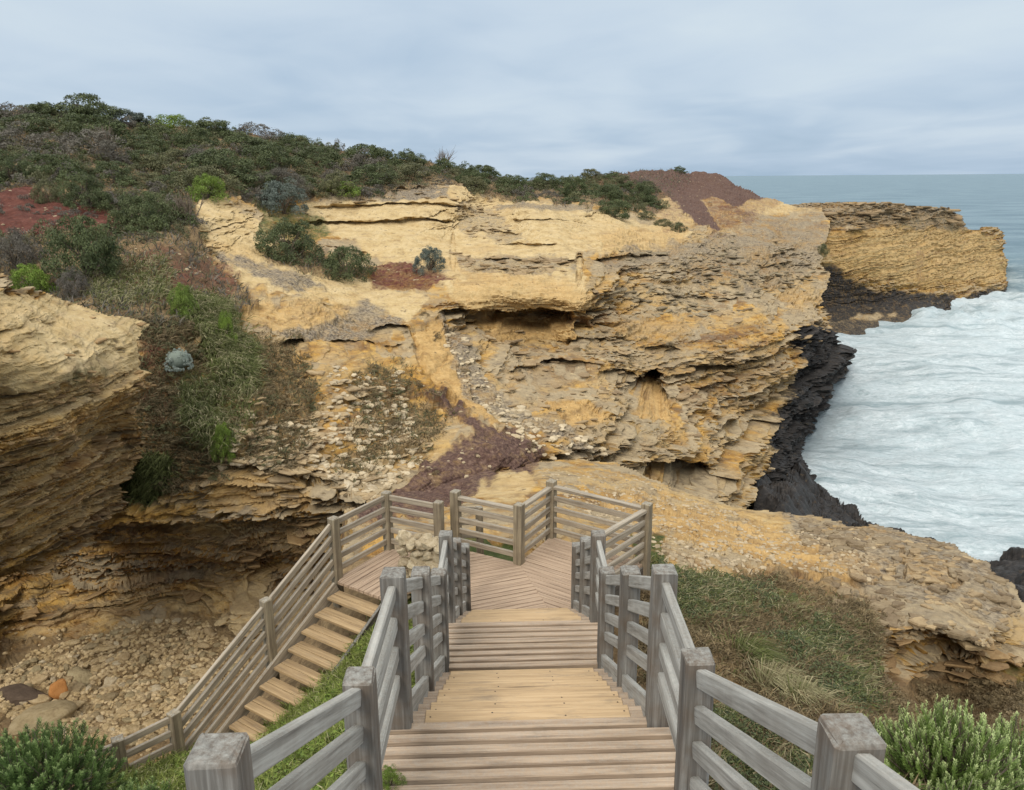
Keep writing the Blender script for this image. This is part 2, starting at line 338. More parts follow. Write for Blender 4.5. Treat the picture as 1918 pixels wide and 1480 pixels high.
def patch(name, x0, x1, y0, y1, step, ctrl, outline, masks, disp, skirt, jitter=4.0, level=None, smooth_floor=None, rough=None):
    """A sheet of ground: control points (direction, distance) fix its shape; it is then roughened in 3-D."""
    p = Patch(); p.step = step; p.x0, p.y0 = x0, y0
    gx = np.arange(x0, x1+.1, step); gy = np.arange(y0, y1+.1, step)
    PX, PY = np.meshgrid(gx, gy); p.PX, p.PY = PX, PY; p.shape = PX.shape
    fw = tps(ctrl)(PX, PY)
    if level is not None: fw = level(PX, PY, fw)
    P = at(PX, PY, fw)
    pn = np.stack([PX/90.0, PY/90.0, np.zeros_like(PX)], -1)
    nz1 = fbm(pn, 4, 50)*1.0; nz2 = fbm(pn*5, 3, 80)
    A = {k: np.zeros_like(PX) for k in KEYS}
    for key, poly, soft, amt in masks:
        sd = sdist(PX, PY, poly) + (nz1*1.0+nz2*0.8)*soft*1.6
        A[key] = np.maximum(A[key], amt*sstep(-soft*0.6, soft*0.6, sd)) if amt > 0 else A[key]*(1+amt*sstep(-soft*0.6, soft*0.6, sd))
    def normals(P):
        du = np.gradient(P, axis=1); dv = np.gradient(P, axis=0); N = np.cross(dv, du)
        N /= np.linalg.norm(N, axis=-1, keepdims=True)+1e-9
        tocam = CAMP-P; s = np.sign((N*tocam).sum(-1, keepdims=True)); s[s == 0] = 1
        return N*s
    N = normals(P)
    P2, cell, plate = disp(P, N, A, PX, PY)
    p.P, p.A, p.N = P2, A, normals(P2)
    sd = sdist(PX, PY, outline) + (nz2*0.7+nz1*0.6)*jitter
    V = sd > 0
    keep = V[:-1, :-1] & V[1:, :-1] & V[:-1, 1:] & V[1:, 1:]
    p.valid = V
    idx = np.arange(PX.size).reshape(PX.shape)
    q = np.stack([idx[:-1, :-1][keep], idx[1:, :-1][keep], idx[1:, 1:][keep], idx[:-1, 1:][keep]], -1)
    used = np.zeros(PX.size, bool); used[q.ravel()] = True
    remap = np.cumsum(used)-1
    Vs = P2.reshape(-1, 3)[used]; q = remap[q]
    at_ = {k: A[k].ravel()[used] for k in KEYS}; at_['cell'] = cell.ravel()[used]; at_['plate'] = plate.ravel()[used]
    # skirt: carry every open edge back and down so that the sheet has a body behind it
    e = np.concatenate([q[:, [0, 1]], q[:, [1, 2]], q[:, [2, 3]], q[:, [3, 0]]]); es = np.sort(e, 1)
    key = es[:, 0].astype(np.int64)*len(Vs)+es[:, 1]
    u, first, cnt = np.unique(key, return_index=True, return_counts=True)
    be = e[first[cnt == 1]]
    bv = np.unique(be); loc = np.full(len(Vs), -1); loc[bv] = np.arange(len(bv))
    pxs = PX.ravel()[used][bv]; pys = PY.ravel()[used][bv]
    Fs = [q]; prev = bv; VV = [Vs]; n0 = len(Vs)
    for s in skirt(Vs[bv], pxs, pys):
        VV.append(s); cur = np.arange(len(bv))+n0; n0 += len(bv)
        a, b = loc[be[:, 0]], loc[be[:, 1]]
        Fs.append(np.stack([prev[b], prev[a], cur[a], cur[b]], -1)); prev = cur
        for k in at_: at_[k] = np.concatenate([at_[k], at_[k][bv if len(at_[k]) == len(Vs) else np.arange(len(at_[k])-len(bv), len(at_[k]))]])
    me = np_mesh(name, np.concatenate(VV), Fs, False, at_)
    p.obj = link(name, me, M_TERR); tag(p.obj, kind='structure')
    def pos(px, py):
        j = int(np.clip(round((px-x0)/step), 0, PX.shape[1]-1)); i = int(np.clip(round((py-y0)/step), 0, PX.shape[0]-1))
        return p.P[i, j].copy()
    p.pos = pos
    return p

def rock_disp(amp, cellsize, thick, strata, soft_keys=('soil', 'grass', 'red', 'path', 'sand'), seed=1, soft_amp=0.12, dip=(0.0, 0.0), pale_amp=0.45, black_amp=1.0, extra=None):
    def f(P, N, A, PX, PY):
        soft = np.clip(sum(A[k] for k in soft_keys), 0, 1)
        hard = (1-soft)*(1-(1-pale_amp)*A['pale'])*(1+(black_amp-1)*A['black'])
        w = fbm(P*0.13, 3, seed)
        zz = P[..., 2]+dip[0]*P[..., 0]+dip[1]*P[..., 1]+w*1.1+0.10*fbm(P*1.3, 3, seed+3)
        wx = fbm(P*0.8, 4, seed+7)[..., None]*np.array([0.8, 0.8, 0.22])
        # beds of slabs, each slab of its own reach, three sizes
        def slabs(cs, th, s):
            d1, d2, c = worley(np.stack([P[..., 0]/cs, P[..., 1]/cs, zz/th], -1)+wx, s)
            return c, sstep(0.0, 0.16, d2-d1), d2-d1
        c, e, gap = slabs(cellsize*1.35, thick*0.9, seed+20)
        c2, e2, gap2 = slabs(cellsize*0.6, thick*0.5, seed+40)
        c3, e3, gap3 = slabs(cellsize*0.25, thick*0.28, seed+50)
        t = zz/strata; k = np.floor(t).astype(np.int64); fr = t-np.floor(t)
        o0 = np.zeros_like(k)
        lay = _h(k, o0, o0, seed+60); lay2 = _h(k+1, o0, o0, seed+60)
        bed = lay+(lay2-lay)*sstep(0.80, 0.98, fr)
        t2 = zz/(strata*0.31)+0.4; k2 = np.floor(t2).astype(np.int64); bed2 = _h(k2, o0+9, o0, seed+62)
        bed2 = bed2+(_h(k2+1, o0+9, o0, seed+62)-bed2)*sstep(0.75, 0.98, t2-np.floor(t2))
        notch = sstep(0.10, 0.03, fr)*sstep(0.45, 0.8, _h(k, o0+5, o0, seed+61))
        g = np.clip(0.5+0.8*fbm(P*0.2, 3, seed+90), 0, 1)            # where the beds are most broken
        big = fbm(P*np.array([0.28, 0.28, 0.7]), 4, seed+100)
        d = amp*(0.50*(c-0.5)*e*(0.15+1.2*g) + 0.42*(c2-0.5)*e2*(0.4+0.8*g) + 0.26*(c3-0.5)*e3 + 1.05*(bed-0.5)*(1.15-0.5*g) + 0.35*(bed2-0.5) - 0.60*notch - 0.35*sstep(0.09, 0.0, gap)*g - 0.25*sstep(0.08, 0.0, gap2)*g + 0.8*big)
        d = d*hard + soft*soft_amp*fbm(P*1.1, 4, seed+110)*1.5 + A['pale']*(1-soft)*amp*(0.10*fbm(P*2.2, 4, seed+120)-0.20*sstep(0.25, 0.45, fbm(P*np.array([1.3, 1.3, 2.6]), 4, seed+130))-0.22*sstep(0.10, 0.03, fr)*sstep(.5, .6, lay2)*sstep(-.1, .2, fbm(P*.3, 3, seed+140)))
        hz = np.linalg.norm(N[..., :2], axis=-1)+1e-6            # beds step out sideways, soft ground swells along its normal
        D = N.copy(); D[..., 2] = 0; D /= hz[..., None]; D = D*(1-soft)[..., None]*np.clip((hz-0.22)*2.0, 0, 1)[..., None]+N*soft[..., None]
        Q = P + D*d[..., None]
        flatness = sstep(0.75, 0.95, N[..., 2])*hard
        Q[..., 2] += flatness*amp*(0.45*big+0.10*fbm(P*2.6, 4, seed+150))
        Q[..., 2] += hard*amp*0.14*(c2-0.5)*sstep(0.9, 0.7, np.abs(N[..., 2]))
        if extra is not None: Q = extra(Q, N, A, PX, PY)
        plate = hard*sstep(0.30, 0.70, 0.5*c+0.45*g+0.15*c2)
        return Q, 0.4*c+0.35*c2+.25*c3, plate
    return f
def back(L1, d1, L2, d2):
    def f(V, px, py):
        h = V-CAMP; h[:, 2] = np.minimum(h[:, 2], 0); h /= np.linalg.norm(h, axis=1, keepdims=True)
        return [V+h*L1, V+h*L2]
    return f

# ---- main cliff and the hillside behind it
A_CTRL = [(-300,205,62),(-300,300,45),(-300,420,31),(-300,560,24.5),(-300,760,20),(-300,1000,18.5),(-80,215,68),(0,210,70),(100,210,71),(200,225,72),(300,235,74),(450,250,75),(600,275,75),(700,295,75),(800,305,76),(900,325,78),(960,340,80),(1020,345,82),(1080,340,86),(1150,322,92),(1250,318,96),(1340,323,97),(1380,345,96),(1420,365,95),(1500,385,94),(1560,395,90),
 (-80,300,48),(0,300,50),(200,300,53),(400,300,58),(600,320,63),(800,325,68),(1000,362,73),(1180,365,82),(1300,360,90),
 (-80,400,35),(0,400,36),(150,420,36),(300,400,42),(420,388,46),(500,400,49),(560,385,53),
 (580,382,54),(700,378,56),(850,375,57),(1000,383,59),(1100,390,61),(620,425,51),(760,430,51),(850,432,54.5),(890,405,57.5),(960,420,55),(1100,415,58),(900,450,51),(960,470,46.8),
 (700,480,45.5),(850,490,44),(1000,480,46),(1150,450,52),(1280,440,60),(1350,440,66),(1450,440,70),(1530,430,78),(1640,420,80),
 (950,530,39),(800,530,39.5),(1100,550,39),(1000,575,37.6),(900,585,37),(1090,585,37.5),(1000,602,39.6),(900,610,38.4),(1100,608,39),(900,650,35),(1100,650,37),(1250,650,39.5),(1400,600,45),(1500,600,49),(1560,610,53),(1590,650,56),
 (1200,540,45),(1350,520,53),(1480,520,60),(1540,530,62),(1650,560,66),
 (900,740,29.5),(1050,740,32),(1200,740,35),(1350,740,38.5),(1450,740,42.5),(1500,740,47),(1550,740,53),(1620,740,56),
 (950,800,26.5),(1100,830,28),(1250,830,31),(1400,850,36),(1460,850,41),(1505,850,47),(1560,850,49),(1500,920,43),(1100,900,27),(1300,950,30),(1430,980,36),(1620,1000,42),
 (300,450,34),(250,500,31),(400,480,37),(350,560,28.5),(450,560,31.5),(550,520,37),(650,520,40),(700,560,37.5),(600,600,32.5),(300,620,24.5),(200,600,25),(0,560,28),(-80,560,28),(320,680,23.6),(400,700,24),(200,750,22),(450,800,21),(400,870,20),(450,890,19.6),(560,880,20),(620,930,20),(280,880,20.6),
 (600,700,27),(700,700,28.3),(750,620,34),(800,700,29.8),(650,800,23.5),(800,800,25.2),(700,880,21.2),(850,880,22.2),(760,930,20.3),(880,830,23.8),(950,850,24),
 (400,960,19.9),(560,960,20.0),(640,1000,19.6),(200,960,20),(-80,900,20),(850,980,21),(1000,1000,24)]
A_OUT = [(-285,198),(-90,205),(0,205),(100,205),(200,222),(300,232),(450,248),(600,272),(700,290),(800,302),(900,324),(960,337),(1020,342),(1080,338),(1150,321),(1250,318),(1340,322),(1380,345),(1420,366),(1490,384),(1540,390),(1556,420),(1548,450),(1542,480),(1550,520),(1542,560),(1566,590),(1580,625),(1590,655),(1578,690),(1553,715),(1546,760),(1532,800),(1508,830),(1502,862),(1512,900),(1560,960),(1560,1010),(1000,1010),(640,1008),(600,985),(520,972),(420,975),(330,965),(250,955),(200,970),(-90,1000),(-285,1005)]
A_MASK = [('red',[(1060,340),(1150,316),(1350,312),(1450,375),(1380,430),(1290,425),(1180,380)],28,0.42),('sand',[(820,540),(900,500),(1060,520),(1130,560),(1110,595),(900,600)],18,0.5),('sand',[(1120,440),(1290,435),(1260,470),(1130,480)],12,0.5),('sand',[(430,560),(640,570),(720,600),(600,640),(470,610)],14,0.5),('sand',[(770,620),(830,600),(860,690),(900,760),(960,800),(920,800),(860,740),(800,690)],10,0.9),('sand',[(900,605),(1090,605),(1080,635),(920,640)],8,0.7),('sand',[(1150,600),(1280,600),(1290,625),(1220,635),(1160,625)],8,0.6),('sand',[(1030,770),(1100,760),(1150,800),(1060,815)],10,0.7),('sand',[(1190,735),(1270,740),(1260,790),(1190,790)],8,0.7),('sand',[(400,890),(560,895),(590,950),(400,955)],10,0.5),('soil',[(-420,100),(1450,100),(1300,330),(1235,392),(1170,398),(1100,385),(960,372),(880,362),(830,338),(700,372),(565,376),(490,400),(470,385),(420,378),(340,372),(380,460),(415,510),(480,560),(400,640),(300,640),(200,640),(-420,620)],10,1.0),
 ('soil',[(330,600),(480,620),(560,640),(610,740),(600,850),(565,885),(470,880),(400,890),(300,900),(230,920),(240,700)],26,0.55),
 ('soil',[(680,690),(760,680),(860,790),(790,850),(700,890),(640,840)],26,0.42),
 ('soil',[(480,470),(590,480),(700,505),(620,515),(520,490)],8,0.9),
 ('red',[(-420,362),(50,356),(150,385),(215,405),(235,430),(60,445),(-420,440)],8,1.0),
 ('red',[(225,455),(330,470),(430,490),(450,545),(330,575),(230,540)],14,0.55),
 ('path',[(1110,330),(1150,316),(1250,308),(1350,313),(1430,370),(1372,385),(1335,364),(1305,374),(1350,435),(1300,418),(1262,376),(1200,350)],6,1.0),('red',[(1110,330),(1150,316),(1250,308),(1350,313),(1430,370),(1300,374),(1200,350)],6,0.45),
 ('red',[(690,492),(760,488),(855,525),(800,545),(700,530)],6,0.7),
 ('red',[(262,640),(330,640),(335,800),(270,800)],12,0.6),
 ('pale',[(570,380),(700,372),(830,342),(900,368),(1100,388),(1300,440),(1200,475),(1080,470),(1100,540),(1125,575),(1050,592),(900,588),(850,560),(800,520),(850,510),(720,488),(690,470),(620,440),(580,420)],8,0.85),
 ('pale',[(350,378),(440,383),(485,425),(520,475),(620,505),(720,530),(800,560),(770,600),(640,560),(520,545),(430,520),(390,460)],10,0.95),
 ('pale',[(430,555),(640,560),(740,600),(680,620),(560,640),(470,600)],14,0.5),
 ('pale',[(1190,395),(1240,358),(1310,372),(1330,405),(1290,425)],6,0.9),('pale',[(1325,338),(1380,343),(1372,362),(1340,352)],4,1.0),('pale',[(1360,378),(1440,370),(1520,392),(1420,402)],6,0.7),
 ('grey',[(1380,400),(1545,400),(1545,470),(1400,460)],14,0.5),('sand',[(1400,470),(1500,520),(1545,560),(1480,580)],14,0.4),
 ('grey',[(390,470),(460,480),(540,505),(610,530),(560,545),(480,520)],9,0.75),
 ('grey',[(500,620),(600,600),(690,560),(755,600),(730,625),(650,640),(590,655)],9,0.7),
 ('grey',[(830,590),(870,620),(900,700),(960,770),(1050,800),(1140,865),(1060,850),(960,790),(870,730)],12,0.65),
 ('grey',[(1080,490),(1250,455),(1530,430),(1535,500),(1440,540),(1250,510),(1120,520)],16,0.55),
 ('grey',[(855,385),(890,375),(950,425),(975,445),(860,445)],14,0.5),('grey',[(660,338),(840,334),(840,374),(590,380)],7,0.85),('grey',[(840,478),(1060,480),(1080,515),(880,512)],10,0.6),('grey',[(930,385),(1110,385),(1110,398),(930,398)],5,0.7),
 ('grey',[(1150,600),(1450,600),(1480,700),(1400,760),(1200,700)],30,0.35),
 ('path',[(770,700),(835,730),(880,775),(905,795),(965,798),(1020,838),(1005,868),(940,885),(860,915),(800,945),(725,940),(780,880),(878,812),(840,775)],15,0.85),
 ('grass',[(340,545),(440,560),(465,620),(490,690),(460,780),(440,850),(395,850),(345,830),(335,720),(365,640),(330,580)],16,0.7),
 ('grass',[(232,868),(312,858),(312,905),(285,935),(240,925)],8,1.0),
 ('grass',[(480,380),(600,400),(620,440),(560,470),(490,440)],10,0.6),
 ('black',[(1492,612),(1600,615),(1610,700),(1560,780),(1530,900),(1560,1000),(1380,970),(1425,880),(1446,775),(1500,700)],13,1.0)]
def a_extra(Q, N, A, PX, PY):
    Q = Q.copy()
    h = Q-CAMP; h[..., 2] = 0; h /= np.linalg.norm(h, axis=-1, keepdims=True)
    def hole(cx, cy, rx, ry, depth, n=0.35):
        r = ((PX-cx)/rx)**2+((PY-cy)/ry)**2+n*fbm(np.stack([PX/16., PY/16., PX*0], -1), 3, int(cx))
        return depth*sstep(1.0, 0.35, r)
    d = hole(1228, 735, 30, 46, 5.0)+hole(1222, 722, 40, 24, 3.0)+hole(1275, 888, 72, 24, 7.0, 0.25)+hole(1240, 655, 30, 12, 1.0)+hole(1000, 700, 50, 14, 1.0)+hole(1310, 905, 60, 14, 2.5)+hole(1005, 603, 95, 17, 1.9)+hole(920, 596, 40, 15, 1.2)+hole(1090, 500, 60, 16, 2.2)+hole(1180, 487, 80, 10, 1.6)+hole(640, 646, 120, 15, 1.5)+hole(735, 618, 40, 12, 1.0)+hole(1160, 702, 40, 12, 1.2)+hole(1060, 690, 60, 10, 1.0)+hole(1330, 690, 50, 10, 1.2)+hole(1100, 640, 60, 8, .8)+hole(1400, 800, 60, 12, 1.4)+hole(860, 590, 40, 9, 1.2)+hole(1330, 560, 120, 7, 1.2)+hole(1440, 500, 90, 7, 1.2)+hole(930, 440, 60, 5, .7)+hole(990, 458, 70, 5, .7)+hole(1085, 500, 9, 34, 1.6)+hole(848, 480, 7, 40, .9)+hole(980, 492, 90, 7, .9)+hole(640, 470, 60, 5, .6)+hole(720, 360, 110, 4, .7)+hole(720, 388, 150, 6, .9)+hole(700, 416, 170, 5, 1.0)+hole(1030, 418, 80, 4, .7)
    return Q+h*d[..., None]
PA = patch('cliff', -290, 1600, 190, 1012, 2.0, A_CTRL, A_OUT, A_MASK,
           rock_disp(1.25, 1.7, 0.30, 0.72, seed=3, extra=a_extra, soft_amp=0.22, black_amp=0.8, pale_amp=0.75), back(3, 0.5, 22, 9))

# ---- far headland
def sea_fwd(px, py, z=0.0):
    return float(at_level(np.float64(px), np.float64(py), z)[1])
B_BOT = [(1884,545),(1830,566),(1790,574),(1760,591),(1740,603),(1640,623),(1590,630),(1540,637),(1440,650)]
B_CTRL = [(x, y, sea_fwd(x, y)) for x, y in B_BOT]+[(1884,600,122),(1640,680,88)]
B_CTRL += [(1380,370,98),(1480,384,99),(1560,379,101),(1660,380,106),(1780,388,118),(1812,420,123),(1870,424,131),(1886,480,130),(1900,430,136),(1440,520,96),
  (1560,520,97),(1660,520,101),(1760,500,110),(1850,500,124),(1560,575,96.5),(1640,585,99),(1720,572,103),(1800,545,113),(1870,530,124),(1600,440,99),(1720,440,109),(1830,440,124)]
B_OUT = [(1370,372),(1480,383),(1550,379),(1600,377),(1665,380),(1700,384),(1780,388),(1796,400),(1812,428),(1833,431),(1838,424),(1870,424),(1881,440),(1885,480),(1887,525),(1884,546),(1830,567),(1790,576),(1760,592),(1740,604),(1640,625),(1590,632),(1540,640),(1370,660)]
B_MASK = [('pale',[(1530,470),(1700,420),(1880,450),(1880,510),(1700,535),(1540,510)],14,0.5),('sand',[(1540,430),(1780,410),(1870,450),(1880,520),(1760,540),(1560,500)],16,0.45),('sand',[(1560,500),(1650,470),(1760,470),(1740,530),(1600,530)],14,0.35),('black',[(1500,500),(1560,500),(1640,540),(1740,554),(1800,558),(1900,538),(1900,600),(1740,602),(1740,585),(1640,600),(1500,610)],11,0.82),('grey',[(1500,600),(1640,596),(1745,580),(1745,606),(1590,640),(1500,650)],6,0.5),('black',[(1500,596),(1640,592),(1745,576),(1745,612),(1590,650),(1500,660)],6,0.68),
 ('grey',[(1480,375),(1560,372),(1800,385),(1815,430),(1700,415),(1560,430),(1480,440)],10,0.6),('red',[(1718,470),(1728,470),(1730,540),(1716,540)],5,0.35)]
PB = patch('headland', 1370, 1900, 368, 668, 1.5, B_CTRL, B_OUT, B_MASK, rock_disp(0.95, 3.4, 0.42, 1.3, seed=11, black_amp=0.35), back(10, 0.3, 40, 2), 3.0)

# ---- bluff at the left
C_CTRL = [(-300,490,14.5),(-300,600,10.8),(-300,740,10.2),(-300,900,11.2),(-300,1150,12.6),(-90,500,16.5),(0,510,17.2),(130,568,18.7),(283,605,20.2),(0,600,14.6),(130,640,16.2),(250,640,18.5),(-90,600,13),(0,700,13.4),(130,700,15.0),(250,720,17.9),(300,720,19.5),(0,745,13.7),(130,745,15.4),(-90,740,12.3),(0,850,13.7),(130,830,15.4),(255,790,17.9),(230,815,18.6),(245,870,18.9),(0,930,14.4),(100,930,16.0),(130,965,16.9),(200,950,18.6),(0,1060,15.2),(100,1040,16.8),(160,1010,18),(-90,1060,13.6),(-90,1150,14.5),(0,1120,16.2),(200,1050,19.2)]
C_OUT = [(-188,488),(-100,496),(-30,500),(5,507),(14,530),(60,541),(130,565),(200,589),(262,598),(284,607),(270,622),(258,645),(262,700),(272,760),(266,800),(262,860),(232,900),(225,960),(170,1012),(90,1052),(0,1086),(-100,1125),(-188,1150)]
C_MASK = [('pale',[(-420,700),(300,690),(290,820),(200,960),(-420,1150)],20,0.36),('pale',[(-420,480),(300,590),(290,640),(255,690),(150,700),(90,735),(-420,745)],12,0.95),('soil',[(140,680),(200,670),(240,700),(180,725),(60,745),(90,720)],10,0.35),('grass',[(120,700),(190,680),(200,705),(140,720)],8,0.25)]
PC = patch('bluff', -190, 300, 472, 1190, 1.8, C_CTRL, C_OUT, C_MASK, rock_disp(0.62, 1.0, 0.17, 0.55, seed=21, dip=(0.05, 0.0), pale_amp=0.16), back(0.7, 0, 1.9, 0), 4.0)

# ---- wall and floor of the hollow
D_CTRL = [(-300,1000,18.5),(-300,1200,15.5),(-300,1400,13),(-300,1500,11.5),(-90,1500,12.4),(100,1480,13.0),(250,1420,14.3),(400,1420,14.6),(-90,1350,15.0),(100,1300,16.6),(250,1300,16.7),(400,1300,16.8),(520,1350,16.2),(50,1230,17.9),(150,1200,18.7),(250,1190,19.0),(350,1165,19.7),(430,1195,19.0),(480,1230,18.3),(600,1250,18.2),
 (100,1150,19.2),(300,1120,20.4),(400,1120,20.4),(460,1130,19.6),(-90,1150,17.5),(0,1180,18.4),(100,1080,20.2),(300,1060,20.7),(400,1060,20.9),(520,1060,21.4),(600,1060,21.2),(560,1120,20.6),(640,1160,20.3),(300,1000,20.5),(400,1030,20.2),(450,1025,20.1),(560,1025,20.1),(640,1010,20.6),(250,950,20.4),(400,960,20.3),(560,960,20.3),(100,980,20.2),(-90,1000,20),(640,930,21.5)]
D_OUT = [(-290,930),(680,930),(680,1510),(-290,1510)]
D_MASK = [('pale',[(20,1200),(150,1110),(300,1070),(420,1070),(600,1090),(600,1180),(450,1180),(300,1150),(160,1200)],20,0.4),('pale',[(330,980),(640,985),(640,1040),(330,1050)],14,0.3),('red',[(180,960),(380,1000),(560,990),(620,1040),(420,1060),(300,1110),(200,1060)],22,0.3),('sand',[(60,1190),(150,1120),(300,1070),(420,1080),(450,1150),(300,1150),(160,1190)],18,0.25),('soil',[(-420,1230),(60,1200),(160,1190),(350,1150),(470,1190),(680,1250),(680,1520),(-420,1520)],14,0.75),('black',[(-420,1060),(120,1050),(180,1110),(40,1180),(-420,1190)],24,0.2)]
PD = patch('grotto_wall', -296, 680, 930, 1510, 2.0, D_CTRL, D_OUT, D_MASK, rock_disp(0.85, 1.2, 0.24, 0.6, seed=31, soft_keys=('soil', 'grass', 'sand'), soft_amp=0.12), back(1, 0, 4, 0.5), 2.0)

# ---- ground under the stairs, saddle and right-hand ridge
E_CTRL = [(2260,1290,11.5),(2260,1330,10.8),(2260,1420,7.6),(2260,1500,5.6),(700,930,20.0),(800,930,20.0),(900,895,21.5),(1000,880,22.8),(1100,870,24.0),(1150,868,24.5),(1250,900,23),(1300,925,21.5),(1420,958,20),(1550,972,19),(1650,988,18),(1750,1012,17),(1850,1060,15.5),(1918,1125,14),(1990,1170,13.3),(640,985,17),
 (760,1000,14.6),(880,960,16.2),(1000,940,16.8),(1050,950,16.2),(1150,960,16.6),(1250,1000,15.2),(1250,1050,13.3),(1400,1050,14.6),(1550,1080,14.1),(1700,1100,13.6),(1850,1150,12.9),(1990,1240,11.8),
 (1300,1150,10.9),(1450,1150,11.7),(1600,1180,11.6),(1640,1230,11.1),(1750,1195,11.7),(1850,1215,11.4),(1760,1255,12.4),(1900,1270,12.0),(1750,1330,11.2),(1850,1340,10.8),(1650,1330,9.3),
 (1300,1300,8.2),(1400,1400,6.5),(1500,1450,5.5),(1600,1480,5.0),(1700,1420,6.5),(1900,1400,7.2),(1900,1480,5.5),(1990,1500,5.3),
 (980,1060,14.0),(980,1100,12.6),(1000,1250,9.9),(1000,1350,7.7),(1000,1480,5.2),(800,1070,12.9),(800,1120,11.4),(700,1130,11.7),(720,1180,10.3),(640,1100,12.6),(600,1200,12.0),(500,1300,11.2),(430,1380,10.7),(600,1300,9.25),(680,1250,9.1),(500,1420,7.7),(600,1400,7.0),(480,1480,6.3),(300,1480,7.6),(330,1420,9.0),(250,1440,8.5),(650,1480,5.1),(100,1500,8.0),(720,1340,7.3),(800,1250,9.2),(1200,1250,9.3),(800,1480,5.1),(900,1250,9.8),(850,1150,11.4),(1150,1150,11.3),(1050,1050,13.6)]
E_OUT = [(655,1010),(645,965),(720,925),(800,915),(900,885),(1000,868),(1100,858),(1150,862),(1215,888),(1290,918),(1420,957),(1490,966),(1550,966),(1600,985),(1650,986),(1690,995),(1740,1005),(1790,1016),(1800,1030),(1850,1055),(1860,1085),(1895,1100),(1912,1130),(1990,1170),(2250,1275),(2250,1520),(60,1520),(180,1462),(322,1422),(480,1262),(598,1098)]
E_MASK = [('sand',[(1360,1150),(1440,1140),(1480,1190),(1400,1215)],14,0.55),('sand',[(1300,1250),(1400,1260),(1420,1300),(1330,1310)],14,0.5),('sand',[(1180,900),(1290,940),(1400,985),(1520,1010),(1660,1060),(1560,1080),(1380,1030),(1250,1000),(1120,930)],18,0.75),('sand',[(1690,1035),(1760,1050),(1800,1090),(1760,1100),(1700,1075)],8,1.0),('sand',[(1560,1200),(1640,1160),(1640,1200)],10,0.5),('pale',[(1120,880),(1300,930),(1420,965),(1640,1000),(1660,1080),(1500,1070),(1380,1040),(1250,1030),(1200,960)],20,0.3),('pale',[(880,895),(960,880),(1000,905),(980,935),(890,930)],10,0.7),
 ('path',[(640,975),(720,930),(850,850),(1005,850),(990,876),(925,884),(875,915),(800,950),(700,968)],14,0.85),
 ('grey',[(1470,965),(1800,1015),(1860,1080),(1920,1150),(1880,1170),(1800,1120),(1760,1130),(1640,1100),(1560,1040),(1500,1010)],14,0.6),('grey',[(1560,1090),(1720,1120),(1900,1190),(1720,1190),(1600,1150)],16,0.45),
 ('soil',[(1240,1080),(1350,1075),(1480,1080),(1600,1110),(1660,1160),(1640,1240),(1640,1340),(1700,1380),(2000,1330),(2300,1330),(2300,1520),(1200,1520),(1220,1200)],26,0.72),('soil',[(1640,1290),(1700,1270),(2000,1260),(2000,1400),(1650,1400)],14,0.9),
 ('grass',[(1240,1070),(1420,1090),(1480,1130),(1500,1170),(1400,1160),(1260,1160)],22,0.45),('grass',[(1440,1200),(1560,1180),(1640,1240),(1640,1330),(1540,1300),(1470,1230)],22,0.75),('grass',[(1830,1230),(1990,1250),(1990,1300),(1850,1270)],10,0.5),
 ('grass',[(1250,1330),(1500,1380),(1620,1520),(1200,1520)],22,0.7),
 ('soil',[(640,1060),(860,1020),(1120,1040),(1230,1060),(1230,1520),(60,1520),(180,1440),(330,1400),(480,1240),(598,1090)],12,1.0),('grass',[(722,1128),(800,1110),(780,1520),(60,1520),(180,1465),(330,1428),(420,1392),(495,1362),(560,1302),(612,1268)],10,0.9),('grass',[(1180,1000),(1240,1010),(1250,1090),(1190,1090)],10,0.8),('grass',[(860,1000),(980,1020),(960,1060),(860,1050)],8,0.9)]
def e_skirt(V, px, py):
    h = V-CAMP; h[:, 2] = 0; h /= np.linalg.norm(h, axis=1, keepdims=True)
    left = (px < 660)[:, None]
    far = (px > 1150)[:, None]
    a = np.where(left, V+np.array([-0.15, 0.1, -0.8]), V+h*np.where(far, 0.7, 0.8)+np.array([0, 0, -0.5]))
    b = np.where(left, V+np.array([-0.2, 0.3, -6.0]), np.where(far, V+h*2.2+np.array([0, 0, -7.0]), V+h*2.0+np.array([0, 0, -2.5])))
    return [a, b]
PE = patch('ground', 60, 2256, 856, 1512, 2.4, E_CTRL, E_OUT, E_MASK, rock_disp(0.62, 0.8, 0.15, 0.42, seed=41, soft_amp=0.13), e_skirt, 5.0)

# ---- black wave-cut shelf at the foot of the cliffs
def f_level(PX, PY, fw):
    sd = sdist(PX, PY, [(1400,900),(1500,855),(1515,885),(1556,928),(1640,983),(1700,1001),(1760,1022),(1800,1034),(1850,1042),(1918,1036),(2060,1040),(2060,1300),(1400,1300)])
    z = np.clip(0.1+sd*0.035, 0.0, 2.6)+np.where(PX < 1520, np.clip((1520-PX)*0.03, 0, 3), 0)
    d = rays(PX, PY); return (z-CAMZ)/d[..., 2]*d[..., 1]
def f_disp(P, N, A, PX, PY):
    d1, d2, c = worley(P/np.array([1.6, 1.6, 1.2]), 5)
    Q = P.copy(); Q[..., 2] += 0.9*(c-0.45)*sstep(0, .3, d2-d1)+0.6*fbm(P*0.8, 4, 6)
    return Q, c, c*0
PF = patch('rock_shelf', 1400, 2050, 850, 1300, 2.2, [(1400,850,40),(2050,850,45),(1400,1300,30),(2050,1300,30)],
           [(1405,870),(1500,852),(1518,885),(1558,928),(1640,982),(1700,1000),(1760,1020),(1800,1034),(1830,1040),(1855,1046),(1880,1038),(1918,1034),(2045,1040),(2045,1295),(1405,1295)],
           [('black', [(1000,500),(3000,500),(3000,2000),(1000,2000)], 5, 1.0)], f_disp, back(0.3, 0.8, 1.0, 3), 9.0, level=f_level)

